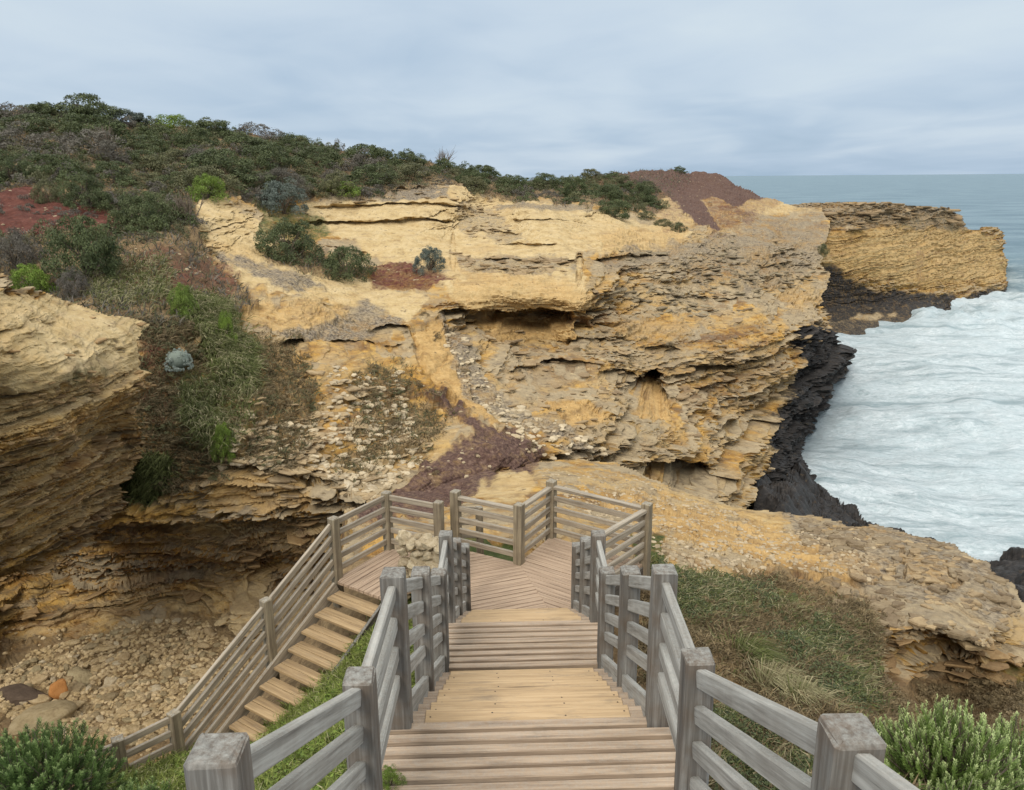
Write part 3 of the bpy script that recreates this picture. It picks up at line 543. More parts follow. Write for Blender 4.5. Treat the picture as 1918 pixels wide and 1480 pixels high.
# ---- sea
def build_sea():
    th = np.radians(np.linspace(-35, 75, 420)); r = np.concatenate([np.geomspace(20, 260, 360), np.geomspace(264, 60000, 120)])
    T, Rr = np.meshgrid(th, r); X = Rr*np.sin(T); Y = Rr*np.cos(T)
    P = np.stack([X, Y, X*0], -1)
    near = sstep(420, 150, Rr)
    d1 = fbm(np.stack([X*0.11+3, Y*0.17, X*0], -1), 4, 70); d2 = fbm(np.stack([X*0.5, Y*0.6, X*0], -1), 3, 75)
    sw = fbm(np.stack([X*0.035+7, Y*0.075+X*0.02, X*0], -1), 3, 78)
    Z = (0.75*d1+0.32*d2+0.9*(1-np.abs(sw)*2.2)-0.75)*near
    for (bx, by, L, a) in ((1800, 590, 10, 1.1), (1760, 600, 6, 0.8), (1860, 560, 7, 0.7)):
        q = at_level(np.float64(bx), np.float64(by), 0.0); rr = ((X-q[0])**2+(Y-q[1])**2)/(L*L)
        Z = Z+a*np.exp(-rr)*(1+0.8*d2)
    P[..., 2] = Z
    foam = sstep(250, 95, Rr+42*d1+16*sw)*1.0+0.25*sstep(260, 200, Rr)*sstep(0.1, 0.5, d1)
    idx = np.arange(X.size).reshape(X.shape)
    q = np.stack([idx[:-1, :-1], idx[:-1, 1:], idx[1:, 1:], idx[1:, :-1]], -1).reshape(-1, 4)
    o = link('sea', np_mesh('sea', P.reshape(-1, 3), q, True, {'foam': np.clip(foam, 0, 1)}), M_SEA); tag(o, kind='structure')
build_sea()
# ------------------------------------------------------------------ timber
def unit(v):
    v = np.asarray(v, float); return v/(np.linalg.norm(v, axis=-1, keepdims=True)+1e-9)
def W(x, y, down): return np.array([x, y, CAMZ-down])
def beam(name, p0, p1, w, h, mat, parent=None, up=(0, 0, 1), bev=0.006, jit=0.0):
    """a sawn timber from p0 to p1 (metres), w across, h high; its length is the local X axis"""
    p0, p1 = Vector(p0), Vector(p1); d = p1-p0; L = d.length; x = d/L
    y = Vector(up).cross(x).normalized(); z = x.cross(y)
    bm = bmesh.new(); bmesh.ops.create_cube(bm, size=1.0)
    bmesh.ops.scale(bm, vec=(L, w, h), verts=bm.verts)
    if bev: bmesh.ops.bevel(bm, geom=bm.edges[:], offset=bev, segments=1, affect='EDGES')
    if jit:
        for v in bm.verts: v.co += Vector((random.uniform(-jit, jit), random.uniform(-jit, jit), random.uniform(-jit, jit)))
    me = bpy.data.meshes.new(name); bm.to_mesh(me); bm.free()
    M = Matrix(((x.x, y.x, z.x, (p0.x+p1.x)/2), (x.y, y.y, z.y, (p0.y+p1.y)/2), (x.z, y.z, z.z, (p0.z+p1.z)/2), (0, 0, 0, 1)))
    if parent is not None: M = Matrix.Translation(-parent.location) @ M
    return link(name, me, mat, parent, M)
def post_mesh(s, h, cap=0.02):
    bm = bmesh.new(); k = s/2; j = lambda: random.uniform(-0.004, 0.004)
    rings = [(0, k), (h*0.35, k), (h*0.7, k), (h-cap, k), (h-cap*0.25, k-cap*0.55), (h, k-cap*1.3)]
    vs = []
    for z, r in rings:
        c = 0.012 if z < h-cap*0.5 else 0.006
        pts = [(r-c, r), (-r+c, r), (-r, r-c), (-r, -r+c), (-r+c, -r), (r-c, -r), (r, -r+c), (r, r-c)]
        vs.append([bm.verts.new((x+j(), y+j(), z+(0 if z == 0 else j()))) for x, y in pts])
    for a, b in zip(vs, vs[1:]):
        for i in range(8): bm.faces.new((a[i], a[(i+1) % 8], b[(i+1) % 8], b[i]))
    bm.faces.new(vs[-1]); bm.faces.new(vs[0][::-1]); bmesh.ops.recalc_face_normals(bm, faces=bm.faces)
    me = bpy.data.meshes.new('post'); bm.to_mesh(me); bm.free(); return me
def fence(name, posts, segs, label, cat, mp, mr, parent_loc, nrails=4, pitch=0.205, top=0.955, post_h=1.06, sz=0.145, rail=(0.05, 0.092), handrail=False, depth=0.5, rot=0.0, group=None):
    """posts: list of (x, y, down, yaw); segs: pairs of post indices joined by rails that run between the posts"""
    root = empty(name, parent_loc); tag(root, label, cat, group)
    for (x, y, dn, yaw) in posts:
        b = W(x, y, dn+depth); o = link('post', post_mesh(sz, post_h+depth, sz*0.09), mp, root, Matrix.Translation(Vector(b)-root.location) @ Matrix.Rotation(yaw, 4, 'Z') @ Matrix.Rotation(random.uniform(-.012, .012), 4, 'X'))
    for sg in segs:
        i, j = sg[:2]; a, b = W(*posts[i][:3]), W(*posts[j][:3]); u = (b-a)/np.linalg.norm((b-a)[:2]); n_ = sg[2] if len(sg) > 2 else nrails
        for k in range(n_):
            zz = top-k*pitch
            off = np.array([0, 0, zz])
            w, h = rail
            if handrail and k == 0: w, h = 0.10, 0.06
            e = 0.055
            dz = np.array([0, 0, random.uniform(-.008, .008)])
            beam('rail', a+off+u*e+dz, b+off-u*e-dz, w, h, mr, root, bev=0.008, jit=0.0015)
    return root
XL, XR = -0.73, 0.92
Z1, Z2, Z3 = 3.36, 4.76, 6.15
Y_A, Y_B, Y_C, Y_D, Y_E = 3.02, 4.36, 6.95, 7.82, 10.42      # edges of the flights and landings, ahead of the camera
RISE0 = Z1-0.50*3.0
st = empty('timber_staircase', (0.1, 6.0, CAMZ-Z2)); tag(st, 'long weathered grey timber staircase with yellow tread boards leading down to the platform', 'staircase')
SKEW = 0.028
def plank(name, xc0, xc1, y0, y1, dn, th, mat, par, skew=SKEW, bev=0.006):
    yc = (y0+y1)/2
    return beam(name, W(xc0, yc+skew*(xc0-.1), dn+th/2), W(xc1, yc+skew*(xc1-.1), dn+th/2), y1-y0, th, mat, par, bev=bev)
def merge(objs, name, par=None):
    """several boards of one deck become one mesh"""
    bm = bmesh.new()
    mats = []
    M0 = objs[0].matrix_basis.copy()
    for o in objs:
        b2 = bmesh.new(); b2.from_mesh(o.data); b2.transform(M0.inverted() @ o.matrix_basis)
        me = bpy.data.meshes.new('t'); b2.to_mesh(me); b2.free(); bm.from_mesh(me); bpy.data.meshes.remove(me)
    me = bpy.data.meshes.new(name); bm.to_mesh(me); bm.free()
    m = objs[0].data.materials[0]; me.materials.append(m)
    par = objs[0].parent
    for o in objs: bpy.data.objects.remove(o)
    o = link(name, me, None, par, M0); return o
def deck(y0, y1, dn, n, x0, x1):
    out = []; w = (y1-y0)/n
    for k in range(n):
        a = random.uniform(-.02, .02)
        out.append(plank('landing_deck', x0+a, x1+random.uniform(-.02, .02), y0+k*w+random.uniform(0.013, .019), y0+(k+1)*w-random.uniform(0.013, .020), dn+random.uniform(-.003, .004), 0.07, M_DECK, st, SKEW+random.uniform(-.006, .006)))
    return merge(out, 'landing_deck')
deck(Y_A-0.05, Y_B, Z1, 13, -0.92, 1.08); deck(Y_B+0.0, Y_B+0.005, Z1, 1, -.5, .5) if False else None
deck(Y_C, Y_D, Z2, 8, -0.84, 1.02)
def flight(y0, z0, y1, z1, n, yellow, x0=-0.80, x1=0.98):
    run, rise = (y1-y0)/n, (z1-z0)/n
    for k in range(n-1):
        ya = y0+run*k-0.03; yb = y0+run*(k+1)+0.012; dn = z0+rise*(k+1)
        t1 = plank('tread', x0, x1, ya, (ya+yb)/2-.004, dn, 0.045, M_DECK, st); t2 = plank('tread', x0, x1, (ya+yb)/2+.004, yb, dn+random.uniform(-.003, .003), 0.045, M_DECK, st)
        t = merge([t1, t2], 'tread')
        if yellow:
            sk = SKEW; q = 0.012
            for s_ in (0, 1):
                u0 = ya+0.05+s_*(yb-ya-.05)/2; u1 = u0+(yb-ya-.05)/2-.006
                in_ = random.uniform(-.015, .015)
                b = plank('tread_overlay', x0+0.20+in_, x1-0.20+in_, u0, u1, dn-q-.001-random.uniform(0, .002), q, M_YEL, None, sk, 0.002)
                M = b.matrix_basis.copy(); me = b.data; me.materials.append(M_SCREW)
                bm = bmesh.new(); bm.from_mesh(me); L = (x1-x0-.4)
                for fx in (-0.47, -0.17, 0.19, 0.47):
                    r = bmesh.ops.create_circle(bm, cap_ends=True, radius=0.007, segments=7)
                    cx_, cy_ = fx*L+random.uniform(-.01, .01), random.uniform(-.03, .03)
                    for v in r['verts']: v.co += Vector((cx_, cy_, q/2+0.0008))
                    for f_ in {f for v in r['verts'] for f in v.link_faces}: f_.material_index = 1
                bm.to_mesh(me); bm.free()
                b.parent = t; b.matrix_parent_inverse = Matrix.Identity(4)
                b.matrix_basis = (Matrix.Translation(st.location) @ t.matrix_basis).inverted() @ M
    for x in (x0+0.085, x1-0.085):
        beam('stringer', W(x, y0-0.02, z0+0.02), W(x, y1, z1-0.0), 0.05, 0.26, M_RAIL, st)
flight(0.15, Z1-0.5*2.9, Y_A, Z1, 9, False, -0.86, 1.02)
flight(Y_B, Z1, Y_C, Z2, 9, True)
flight(Y_D, Z2, Y_E, Z3, 9, True)
for yy, dn in ((3.2, Z1), (4.2, Z1), (7.1, Z2), (7.7, Z2)):                # bearers under the landings
    beam('bearer', W(-0.85, yy, dn+0.13), W(1.03, yy, dn+0.13), 0.09, 0.16, M_DARK, st)
fl = [(-0.83, 1.86, 2.59), (-0.74, 3.27, 3.34), (XL, 4.32, Z1), (XL, 5.62, 4.03), (XL-0.0, 6.98, Z2), (XL, 7.84, Z2), (XL, 9.10, 5.45), (XL+0.03, 10.40, Z3)]
fr = [(1.02, 0.55, 2.05), (0.95, 1.90, 2.56), (0.89, 3.33, 3.29), (XR, 4.34, Z1), (XR, 5.62, 4.03), (XR, 6.98, Z2), (XR, 7.84, Z2), (XR, 9.10, 5.45), (XR, 10.40, Z3)]
fence('timber_railing', [(*p, random.uniform(-.03, .03)) for p in fl], [(k, k+1) for k in range(7)], 'weathered grey post and rail railing along the left side of the main staircase', 'railing', M_POST, M_RAIL, tuple(W(XL, 6, Z2)))
fence('timber_railing', [(*p, random.uniform(-.03, .03)) for p in fr], [(k, k+1) for k in range(8)], 'weathered grey post and rail railing along the right, seaward side of the main staircase', 'railing', M_POST, M_RAIL, tuple(W(XR, 6, Z2)))

# ---- viewing platform
P0, P1, P2, P3, P4 = (-0.97, 12.42), (0.09, 11.86), (0.67, 12.85), (2.17, 11.84), (XR+0.03, 10.42)
Pm1, Pm2, Pm3 = (-1.22, 12.02), (-2.14, 12.44), (-2.82, 11.42)
def clip(poly, n, c):
    out = []
    for a, b in zip(poly, poly[1:]+poly[:1]):
        da, db = a[0]*n[0]+a[1]*n[1]-c, b[0]*n[0]+b[1]*n[1]-c
        if da >= 0: out.append(a)
        if (da >= 0) != (db >= 0):
            t = da/(da-db); out.append((a[0]+(b[0]-a[0])*t, a[1]+(b[1]-a[1])*t))
    return out
def deck_area(name, poly, d, w, dn, th, mat, par, gap=0.012):
    """boards running along d, cut to a convex outline: one mesh"""
    L = math.hypot(*d); d = (d[0]/L, d[1]/L); nn = (-d[1], d[0])
    v = [p[0]*nn[0]+p[1]*nn[1] for p in poly]; c = min(v)
    ang = math.atan2(d[1], d[0]); cx_, cy_ = poly[0]
    bm = bmesh.new()
    while c < max(v):
        q = clip(clip(list(poly), nn, c+gap/2), (-nn[0], -nn[1]), -(c+w-gap/2))
        if len(q) >= 3:
            dz = random.uniform(-.003, .003)
            q = [(x-cx_, y-cy_) for x, y in q]
            q = [(x*math.cos(-ang)-y*math.sin(-ang), x*math.sin(-ang)+y*math.cos(-ang)) for x, y in q]
            a = [bm.verts.new((x, y, dz)) for x, y in q]; b = [bm.verts.new((x, y, dz-th)) for x, y in q]
            bm.faces.new(a); bm.faces.new(b[::-1])
            for i in range(len(a)): bm.faces.new((a[i], b[i], b[(i+1) % len(a)], a[(i+1) % len(a)]))
        c += w
    bmesh.ops.remove_doubles(bm, verts=bm.verts, dist=0.0005)
    bmesh.ops.recalc_face_normals(bm, faces=bm.faces)
    me = bpy.data.meshes.new(name); bm.to_mesh(me); bm.free()
    return link(name, me, mat, par, Matrix.Translation(Vector(W(cx_, cy_, dn))-par.location) @ Matrix.Rotation(ang, 4, 'Z'))
pf = empty('viewing_platform', tuple(W(0.2, 11.2, Z3))); tag(pf, 'brown timber viewing platform with boards laid in two directions at the stair foot', 'platform')
seam = (0.56, 10.28)
deck_area('deck', [P0, (-1.05, 10.28), seam, P1], (1.0, 0.36), 0.105, Z3, 0.045, M_DECKP, pf)
deck_area('deck', [P1, seam, P4, P3, P2], (0.82, -0.57), 0.105, Z3-0.002, 0.045, M_DECKP, pf)
for a, b in ((P0, P1), (P1, P2), (P2, P3), (P3, P4)):
    beam('fascia', W(*a, Z3+0.15), W(*b, Z3+0.15), 0.04, 0.20, M_DARK, pf)
def yaw(a, b): return math.atan2(b[1]-a[1], b[0]-a[0])
pp = [P0, P1, P2, P3, P4]
fence('timber_railing', [(*P0, Z3, yaw(P0, P1)), (*P1, Z3, yaw(P1, P2)), (*P2, Z3, yaw(P2, P3)), (*P3, Z3, yaw(P2, P3))]+[(P4[0]+.13, P4[1]+.17, Z3, yaw(P3, P4))], [(0, 1), (1, 2), (2, 3), (3, 4)],
      'tan post and rail railing zigzagging round the far edge of the viewing platform', 'railing', M_POSTT, M_RAILT, tuple(W(0.6, 11.9, Z3)), nrails=5, pitch=0.2, top=0.95, handrail=True, sz=0.15, post_h=1.06)
# ---- lower staircase turning back to the left
DX, DY = -0.55, -0.835
LA = (-2.78, 11.28); LB = (LA[0]+1.0*0.835, LA[1]-1.0*0.55)
ls = empty('timber_staircase', tuple(W(-3.2, 10.2, 6.9))); tag(ls, 'lower flight of brown open-riser steps descending left towards the rocky hollow', 'staircase')
deck_area('landing_deck', [LA, LB, (-1.30, 11.2), (-1.02, 11.9), Pm1, Pm2, (Pm3[0]+.08, Pm3[1]+.1)], (0.55, 0.835), 0.105, Z3+0.003, 0.045, M_DECKP, ls)
nst, run, rise = 13, 0.28, 0.150
for k in range(1, nst+1):
    dn = Z3+rise*k; o = (DX*run*(k-.5), DY*run*(k-.5)); out = []
    for s in (-0.5, 0.5):
        a = (LA[0]+o[0]+DX*.132*s*1.06+0.02, LA[1]+o[1]+DY*.132*s*1.06); b = (a[0]+0.96*.835, a[1]-0.96*.55)
        out.append(beam('tread', W(*a, dn+.022), W(*b, dn+.022+random.uniform(-.004, .004)), 0.130, 0.045, M_TREAD, ls, bev=0.005))
    merge(out, 'tread')
for q in (-0.03, 1.02):
    a = (LA[0]+.835*q, LA[1]-.55*q); e = run*nst
    beam('stringer', W(a[0], a[1], Z3+0.10), W(a[0]+DX*e, a[1]+DY*e, Z3+0.10+rise*nst), 0.05, 0.24, M_RAILT if q < 0 else M_DARK, ls)
Q = lambda t, s=0: (Pm3[0]+DX*t, Pm3[1]+DY*t, Z3+0.5357*t)
lowp = [(*Pm1, Z3), (*Pm2, Z3), (*Pm3, Z3), Q(1.40), Q(3.02), (-4.98, 8.42, Z3+0.5357*3.02+0.02), (-5.9, 7.75, Z3+0.5357*3.02+.05)]
yws = [yaw(Pm2, Pm1), yaw(Pm2, Pm1), yaw(Pm3, Pm2)]+[math.atan2(DY, DX)]*2+[0.6, 0.6]
fence('timber_railing', [(*p, y_) for p, y_ in zip(lowp, yws)], [(k, k+1) for k in range(6)], 'tan post and rail railing along the left side of the lower steps above the hollow', 'railing', M_POSTT, M_RAILT, tuple(W(-3.3, 10.6, 6.8)), nrails=5, pitch=0.2, top=0.95, sz=0.14, post_h=1.04)
fence('timber_railing', [(-1.04, 12.95, 6.35, 0.3), (-0.62, 13.5, 6.6, .3)], [(0, 1)], 'short low railing behind the gap between the two landing posts', 'railing', M_POSTT, M_RAILT, tuple(W(-0.9, 13.2, 6.4)), nrails=3, pitch=0.26, top=0.7, post_h=0.75, sz=0.12)

# ---- stones
def rock_mesh(name, seed, flat=0.6, sub=3, rough=0.25):
    bm = bmesh.new(); bmesh.ops.create_icosphere(bm, subdivisions=sub, radius=1.0)
    V = np.array([v.co[:] for v in bm.verts]); rs = np.random.default_rng(seed)
    nrm = rs.normal(size=(11, 3)); nrm /= np.linalg.norm(nrm, axis=1, keepdims=True); dd = rs.uniform(0.55, 0.95, 11)
    for n_, d_ in zip(nrm, dd):
        s = V @ n_; V = V-np.where(s > d_, s-d_, 0)[:, None]*n_*0.92
    V = V*(1+rough*fbm(V*1.6+seed, 4, seed)+0.05*fbm(V*6+seed, 3, seed))[:, None]
    V[:, 2] *= flat
    for v, c in zip(bm.verts, V): v.co = c
    for f in bm.faces: f.smooth = True
    me = bpy.data.meshes.new(name); bm.to_mesh(me); bm.free(); return me
def trs(loc, rot, sc):
    return Matrix.Translation(loc) @ (Matrix.Rotation(rot[2], 4, 'Z') @ Matrix.Rotation(rot[1], 4, 'Y') @ Matrix.Rotation(rot[0], 4, 'X')) @ Matrix.Diagonal((*sc, 1))
STONES = [rock_mesh('stone', 100+k, 0.72, 4, 0.38) for k in range(7)]
for m in STONES: m.materials.append(M_STONE)
sw = empty('stone_wall', tuple(W(-1.35, 10.95, Z3+0.1))); tag(sw, 'short dry wall of stacked pale limestone lumps beside the landing', 'stone wall')
for row in range(6):
    z = CAMZ-Z3-0.12+row*0.165; n = 6 if row % 2 else 5
    for k in range(n):
        for dep in ((0, 1) if row == 5 else (0,)):
            x = -1.78+(k+0.5)*0.92/n+random.uniform(-.03, .03); y = 10.98-(x+1.3)*0.28+dep*0.24+random.uniform(-.03, .03)+row*0.02
            s = random.uniform(0.095, 0.135)
            o = bpy.data.objects.new('stone', random.choice(STONES)); COL.objects.link(o); o.parent = sw
            o.matrix_basis = Matrix.Translation(-sw.location) @ trs(Vector((x, y, z+random.uniform(-.02, .02))), [random.uniform(-.5, .5) for _ in range(2)]+[random.uniform(0, 6.3)], (s*1.1, s*1.05, s*1.05))
bk = bpy.data.objects.new('stone_core', rock_mesh('stone_core', 5, 1.0, 3, 0.1)); bk.data.materials.append(M_STONE); COL.objects.link(bk); bk.parent = sw
bk.matrix_basis = trs(Vector((0.02, 0.16, 0.30)), (0, 0, -0.25), (0.46, 0.15, 0.46))

# ---- rubble in the hollow
RUB = [(60,1215),(170,1190),(300,1160),(380,1160),(430,1200),(460,1235),(330,1385),(250,1400),(60,1370),(0,1330),(0,1260)]
PROT = [rock_mesh('rock', 200+k, random.uniform(0.34, 0.66), 2, 0.3) for k in range(12)]
for m in PROT:
    for p_ in m.polygons: p_.use_smooth = False
for m in PROT: m.materials.append(M_ROCK)
def in_poly(x, y, poly): return sdist(np.array([[x]], float), np.array([[y]], float), poly)[0, 0] > 0
def rock(px, py, size, mesh=None, mat=None, label=None, sc=None, group=None, sink=0.1):
    q = PD.pos(px, py); me = mesh or random.choice(PROT)
    o = bpy.data.objects.new('rock', me); COL.objects.link(o)
    s = sc or (1, random.uniform(.5, .95), random.uniform(.6, 1.2))
    o.matrix_basis = trs(Vector(q)+Vector((0, 0, size*sink)), (random.uniform(-.25, .25), random.uniform(-.25, .25), random.uniform(0, 6.3)), tuple(size*a for a in s))
    if mat:
        o.material_slots[0].link = 'OBJECT'; o.material_slots[0].material = mat
    tag(o, label or 'pale tan loose rock among the rubble on the hollow floor', 'rock', group); return o
big = rock_mesh('rock', 300, 0.42, 4, 0.14); big.materials.append(M_ROCKD)
o = rock(45, 1306, 0.62, big, None, 'large dark brown flat rock beside the orange stone', (1.15, .8, .75)); o.rotation_euler = (0.05, 0.05, 0.1)
og = rock_mesh('rock', 301, 0.8, 3, 0.12); og.materials.append(M_ROCKO)
rock(112, 1300, 0.27, og, None, 'bright orange rounded stone on the hollow floor', (1, .9, 1), None, 0.5)
pg = rock_mesh('rock', 302, 0.55, 4, 0.14); pg.materials.append(M_ROCKG)
rock(82, 1352, 0.6, pg, None, 'big smooth greenish grey boulder rising behind the left bush', (1.2, .8, 1))
ob = rock_mesh('rock', 303, 0.5, 3, .15); ob.materials.append(M_ROCKG)
rock(150, 1262, 0.42, ob, None, 'broad olive grey rock just right of the orange stone', (1.1, .8, 1))
cnt = 0; used = []
while cnt < 235:
    x, y = random.uniform(0, 470), random.uniform(1150, 1400)
    if not in_poly(x, y, RUB): continue
    s = random.choice([0.10, 0.12, 0.14, 0.17, 0.2, 0.25]) * (1.15 if y > 1260 else 1.0)
    if any(abs(x-a)+abs(y-b) < 60*(s+c) for a, b, c in used): continue
    used.append((x, y, s)); rock(x, y, s, None, random.choice([None, None, None, M_ROCKG, M_ROCKG, M_STONE]), None, None, 'loose rocks on the hollow floor'); cnt += 1
def by_mask0(p, fn, n, seed):
    rs = np.random.default_rng(seed); w = fn(p.A, p.PX, p.PY)*p.valid; Z = (p.P-CAMP) @ FW; w = (w*Z**1.6).ravel(); return p.P.reshape(-1, 3)[rs.choice(w.size, n, p=w/w.sum())]
def scatter_rocks(name, pts, s0, s1, mat, seed, flat=(0.4, 0.7)):
    """uncountable small stones: one object"""
    rs = np.random.default_rng(seed); base = []
    for k in range(5):
        bm = bmesh.new(); bmesh.ops.create_icosphere(bm, subdivisions=1, radius=1.0); V = np.array([v.co[:] for v in bm.verts]); Fc = np.array([[v.index for v in f.verts] for f in bm.faces]); bm.free()
        V = V*rs.uniform(0.72, 1.12, (len(V), 1)); base.append((V, Fc))
    VV, FF, n = [], [], 0; vals = []
    for q in pts:
        V, Fc = base[rs.integers(5)]; s = rs.uniform(s0, s1)*np.array([1, rs.uniform(.6, 1), rs.uniform(*flat)])
        a = rs.uniform(0, 6.28); tl = rs.uniform(-.4, .4)
        X = V*s; X = X @ np.array([[1, 0, 0], [0, math.cos(tl), -math.sin(tl)], [0, math.sin(tl), math.cos(tl)]]); X = X @ np.array([[math.cos(a), -math.sin(a), 0], [math.sin(a), math.cos(a), 0], [0, 0, 1]])
        VV.append(X+q); FF.append(Fc+n); n += len(V); vals.append(np.full(len(V), rs.uniform(0, 1)**1.5))
    o = link(name, np_mesh(name, np.concatenate(VV), np.concatenate(FF), False, {'tint': np.concatenate(vals)}), mat); tag(o, kind='stuff'); return o
pts = []
while len(pts) < 3800:
    x, y = random.uniform(0, 520), random.uniform(1140, 1420)
    if in_poly(x, y, RUB) or random.random() < 0.06 and y > 1170: pts.append(PD.pos(x, y)+np.array([random.uniform(-.04, .04), random.uniform(-.04, .04), 0.01]))
scatter_rocks('rubble', pts, 0.025, 0.10, M_ROCK, 3)
# broken slabs on the slopes
def patch_pts(p, polys, n, px=True):
    out = []
    xs = [v[0] for q in polys for v in q]; ys = [v[1] for q in polys for v in q]
    while len(out) < n:
        x, y = random.uniform(min(xs), max(xs)), random.uniform(min(ys), max(ys))
        if any(in_poly(x, y, q) for q in polys): out.append(p.pos(x, y))
    return out
scatter_rocks('slope_debris', patch_pts(PA, [[(620,690),(760,690),(790,850),(700,930),(600,900)], [(860,600),(930,740),(1150,860),(1000,860),(900,760),(830,640)], [(380,770),(600,780),(600,880),(400,890)]], 900), 0.06, 0.24, M_STONE, 5, (0.25, 0.5))
scatter_rocks('red_soil_stones', by_mask0(PA, lambda A, X, Y: A['red']*(Y < 600)+.5*A['path']*(Y > 600), 420, 77), 0.03, 0.13, M_STONE, 8, (0.3, 0.6))
scatter_rocks('ridge_debris', patch_pts(PE, [[(1000,880),(1200,890),(1420,980),(1640,1010),(1640,1080),(1250,1060),(1060,930)], [(1330,1290),(1400,1290),(1400,1340),(1330,1340)]], 1500), 0.02, 0.09, M_STONE, 6, (0.3, 0.6))

def slabs_on(name, p, fn, n, s0, s1, mat, seed, th=(0.12, 0.28), out=0.35):
    """broken plates of bedded rock sticking out of a face: uncountable, one object"""
    rs = np.random.default_rng(seed); w = fn(p.A, p.PX, p.PY)*p.valid; Z = (p.P-CAMP) @ FW; w = (w*Z**1.2).ravel(); i = rs.choice(w.size, n, p=w/w.sum())
    Q = p.P.reshape(-1, 3)[i]; Nn = p.N.reshape(-1, 3)[i]; VV, F4, FT, FB, TT, n0 = [], [], [], [], [], 0; m = 7
    for q, nn in zip(Q, Nn):
        s = rs.uniform(s0, s1)*rs.choice([.5, .7, 1.0]); a = np.sort(rs.uniform(0, 2*math.pi, m)*.3+np.arange(m)*2*math.pi/m); r = s*rs.uniform(.55, 1.1, m)
        t = s*rs.uniform(*th); up = unit(np.array([rs.normal()*.14, rs.normal()*.14, 1.0])); x = unit(np.cross(up, [0.3, .95, 0])); y = np.cross(up, x)
        ring = (x[None]*np.cos(a)[:, None]*1.25+y[None]*np.sin(a)[:, None])*r[:, None]
        h = nn*np.array([1, 1, .3]); c = q+h*(out*s*rs.uniform(-.9, .5))
        VV.append(np.concatenate([c+ring*.93+up*t/2, c+ring+up*t*.1, c+ring*.88-up*t/2])); k = np.arange(m)
        for lv in (0, m): F4.append(np.stack([n0+lv+k, n0+lv+m+k, n0+lv+m+(k+1) % m, n0+lv+(k+1) % m], -1))
        FT.append(n0+k[None]); FB.append((n0+2*m+k[::-1])[None]); n0 += 3*m; TT.append(np.full(3*m, rs.uniform(0, 1)**1.3))
    o = link(name, np_mesh(name, np.concatenate(VV), [np.concatenate(F4), np.concatenate(FT), np.concatenate(FB)], False, {'tint': np.concatenate(TT)}), mat); tag(o, kind='stuff'); return o
def poly_w(poly, s=15): return lambda A, X, Y: sstep(-s, s, sdist(X, Y, poly))
MAINF = [(830,590),(880,620),(1100,600),(1120,500),(1280,450),(1530,440),(1540,560),(1575,620),(1480,700),(1450,860),(1400,930),(1150,860),(1020,800),(900,740)]
noisew = lambda X, Y, s, k: sstep(-.25, .35, fbm(np.stack([X/s, Y/(s*.5), X*0], -1), 3, k))
slabs_on('cliff_slabs', PA, lambda A, X, Y: poly_w(MAINF)(A, X, Y)*(1-A['sand'])*(1-A['pale'])*(1-poly_w([(1190,690),(1275,690),(1275,790),(1190,790)], 8)(A, X, Y))*(1-poly_w([(1200,862),(1350,862),(1350,915),(1200,915)], 8)(A, X, Y))*noisew(X, Y, 90, 8), 420, .12, .5, M_SLAB, 51)
slabs_on('cliff_slabs', PA, lambda A, X, Y: poly_w([(1080,500),(1250,455),(1530,440),(1540,520),(1450,560),(1300,600),(1120,560)])(A, X, Y)*(.05+noisew(X, Y, 80, 18)), 420, .15, .55, M_SLABG, 62)
slabs_on('cliff_slabs', PA, lambda A, X, Y: poly_w([(380,770),(620,690),(760,690),(800,860),(700,930),(380,960)])(A, X, Y)*(.03+noisew(X, Y, 60, 9)), 420, .12, .40, M_SLAB, 52)
slabs_on('bench_slabs', PA, poly_w([(840,478),(1060,478),(1085,515),(880,512)], 8), 130, .15, .5, M_SLAB, 57)
slabs_on('bench_slabs', PA, poly_w([(850,365),(910,365),(970,440),(860,448)], 8), 120, .15, .45, M_SLAB, 58)
slabs_on('bench_slabs', PA, poly_w([(660,340),(840,335),(840,372),(600,378)], 6), 130, .15, .5, M_SLAB, 59)
slabs_on('bluff_slabs', PC, lambda A, X, Y: (1-A['pale'])*(.05+noisew(X, Y, 60, 10)), 300, .08, .30, M_SLABO, 53)
slabs_on('ridge_slabs', PE, lambda A, X, Y: (A['grey']+.25*poly_w([(1640,1130),(1930,1180),(1930,1240),(1640,1220)])(A, X, Y))*(.05+noisew(X, Y, 70, 11)), 420, .04, .20, M_SLABG, 54, (0.25, 0.6))
slabs_on('ridge_slabs', PE, lambda A, X, Y: (A['grey']+.3*poly_w([(1640,1130),(1930,1180),(1930,1240),(1640,1220)])(A, X, Y))*noisew(X, Y, 50, 14), 150, .05, .2, M_SLAB, 60, (0.25, 0.6))
slabs_on('recess_slabs', PE, poly_w([(1640,1215),(1910,1225),(1910,1275),(1650,1268)], 6), 120, .10, .28, M_SLABO, 61)
slabs_on('headland_slabs', PB, lambda A, X, Y: sstep(450, 400, Y)*(.1+noisew(X, Y, 60, 12)), 160, .4, 1.4, M_SLAB, 55)
slabs_on('grotto_slabs', PD, lambda A, X, Y: sstep(1180, 1120, Y)*(.05+noisew(X, Y, 60, 13)), 200, .10, .42, M_SLABO, 56)
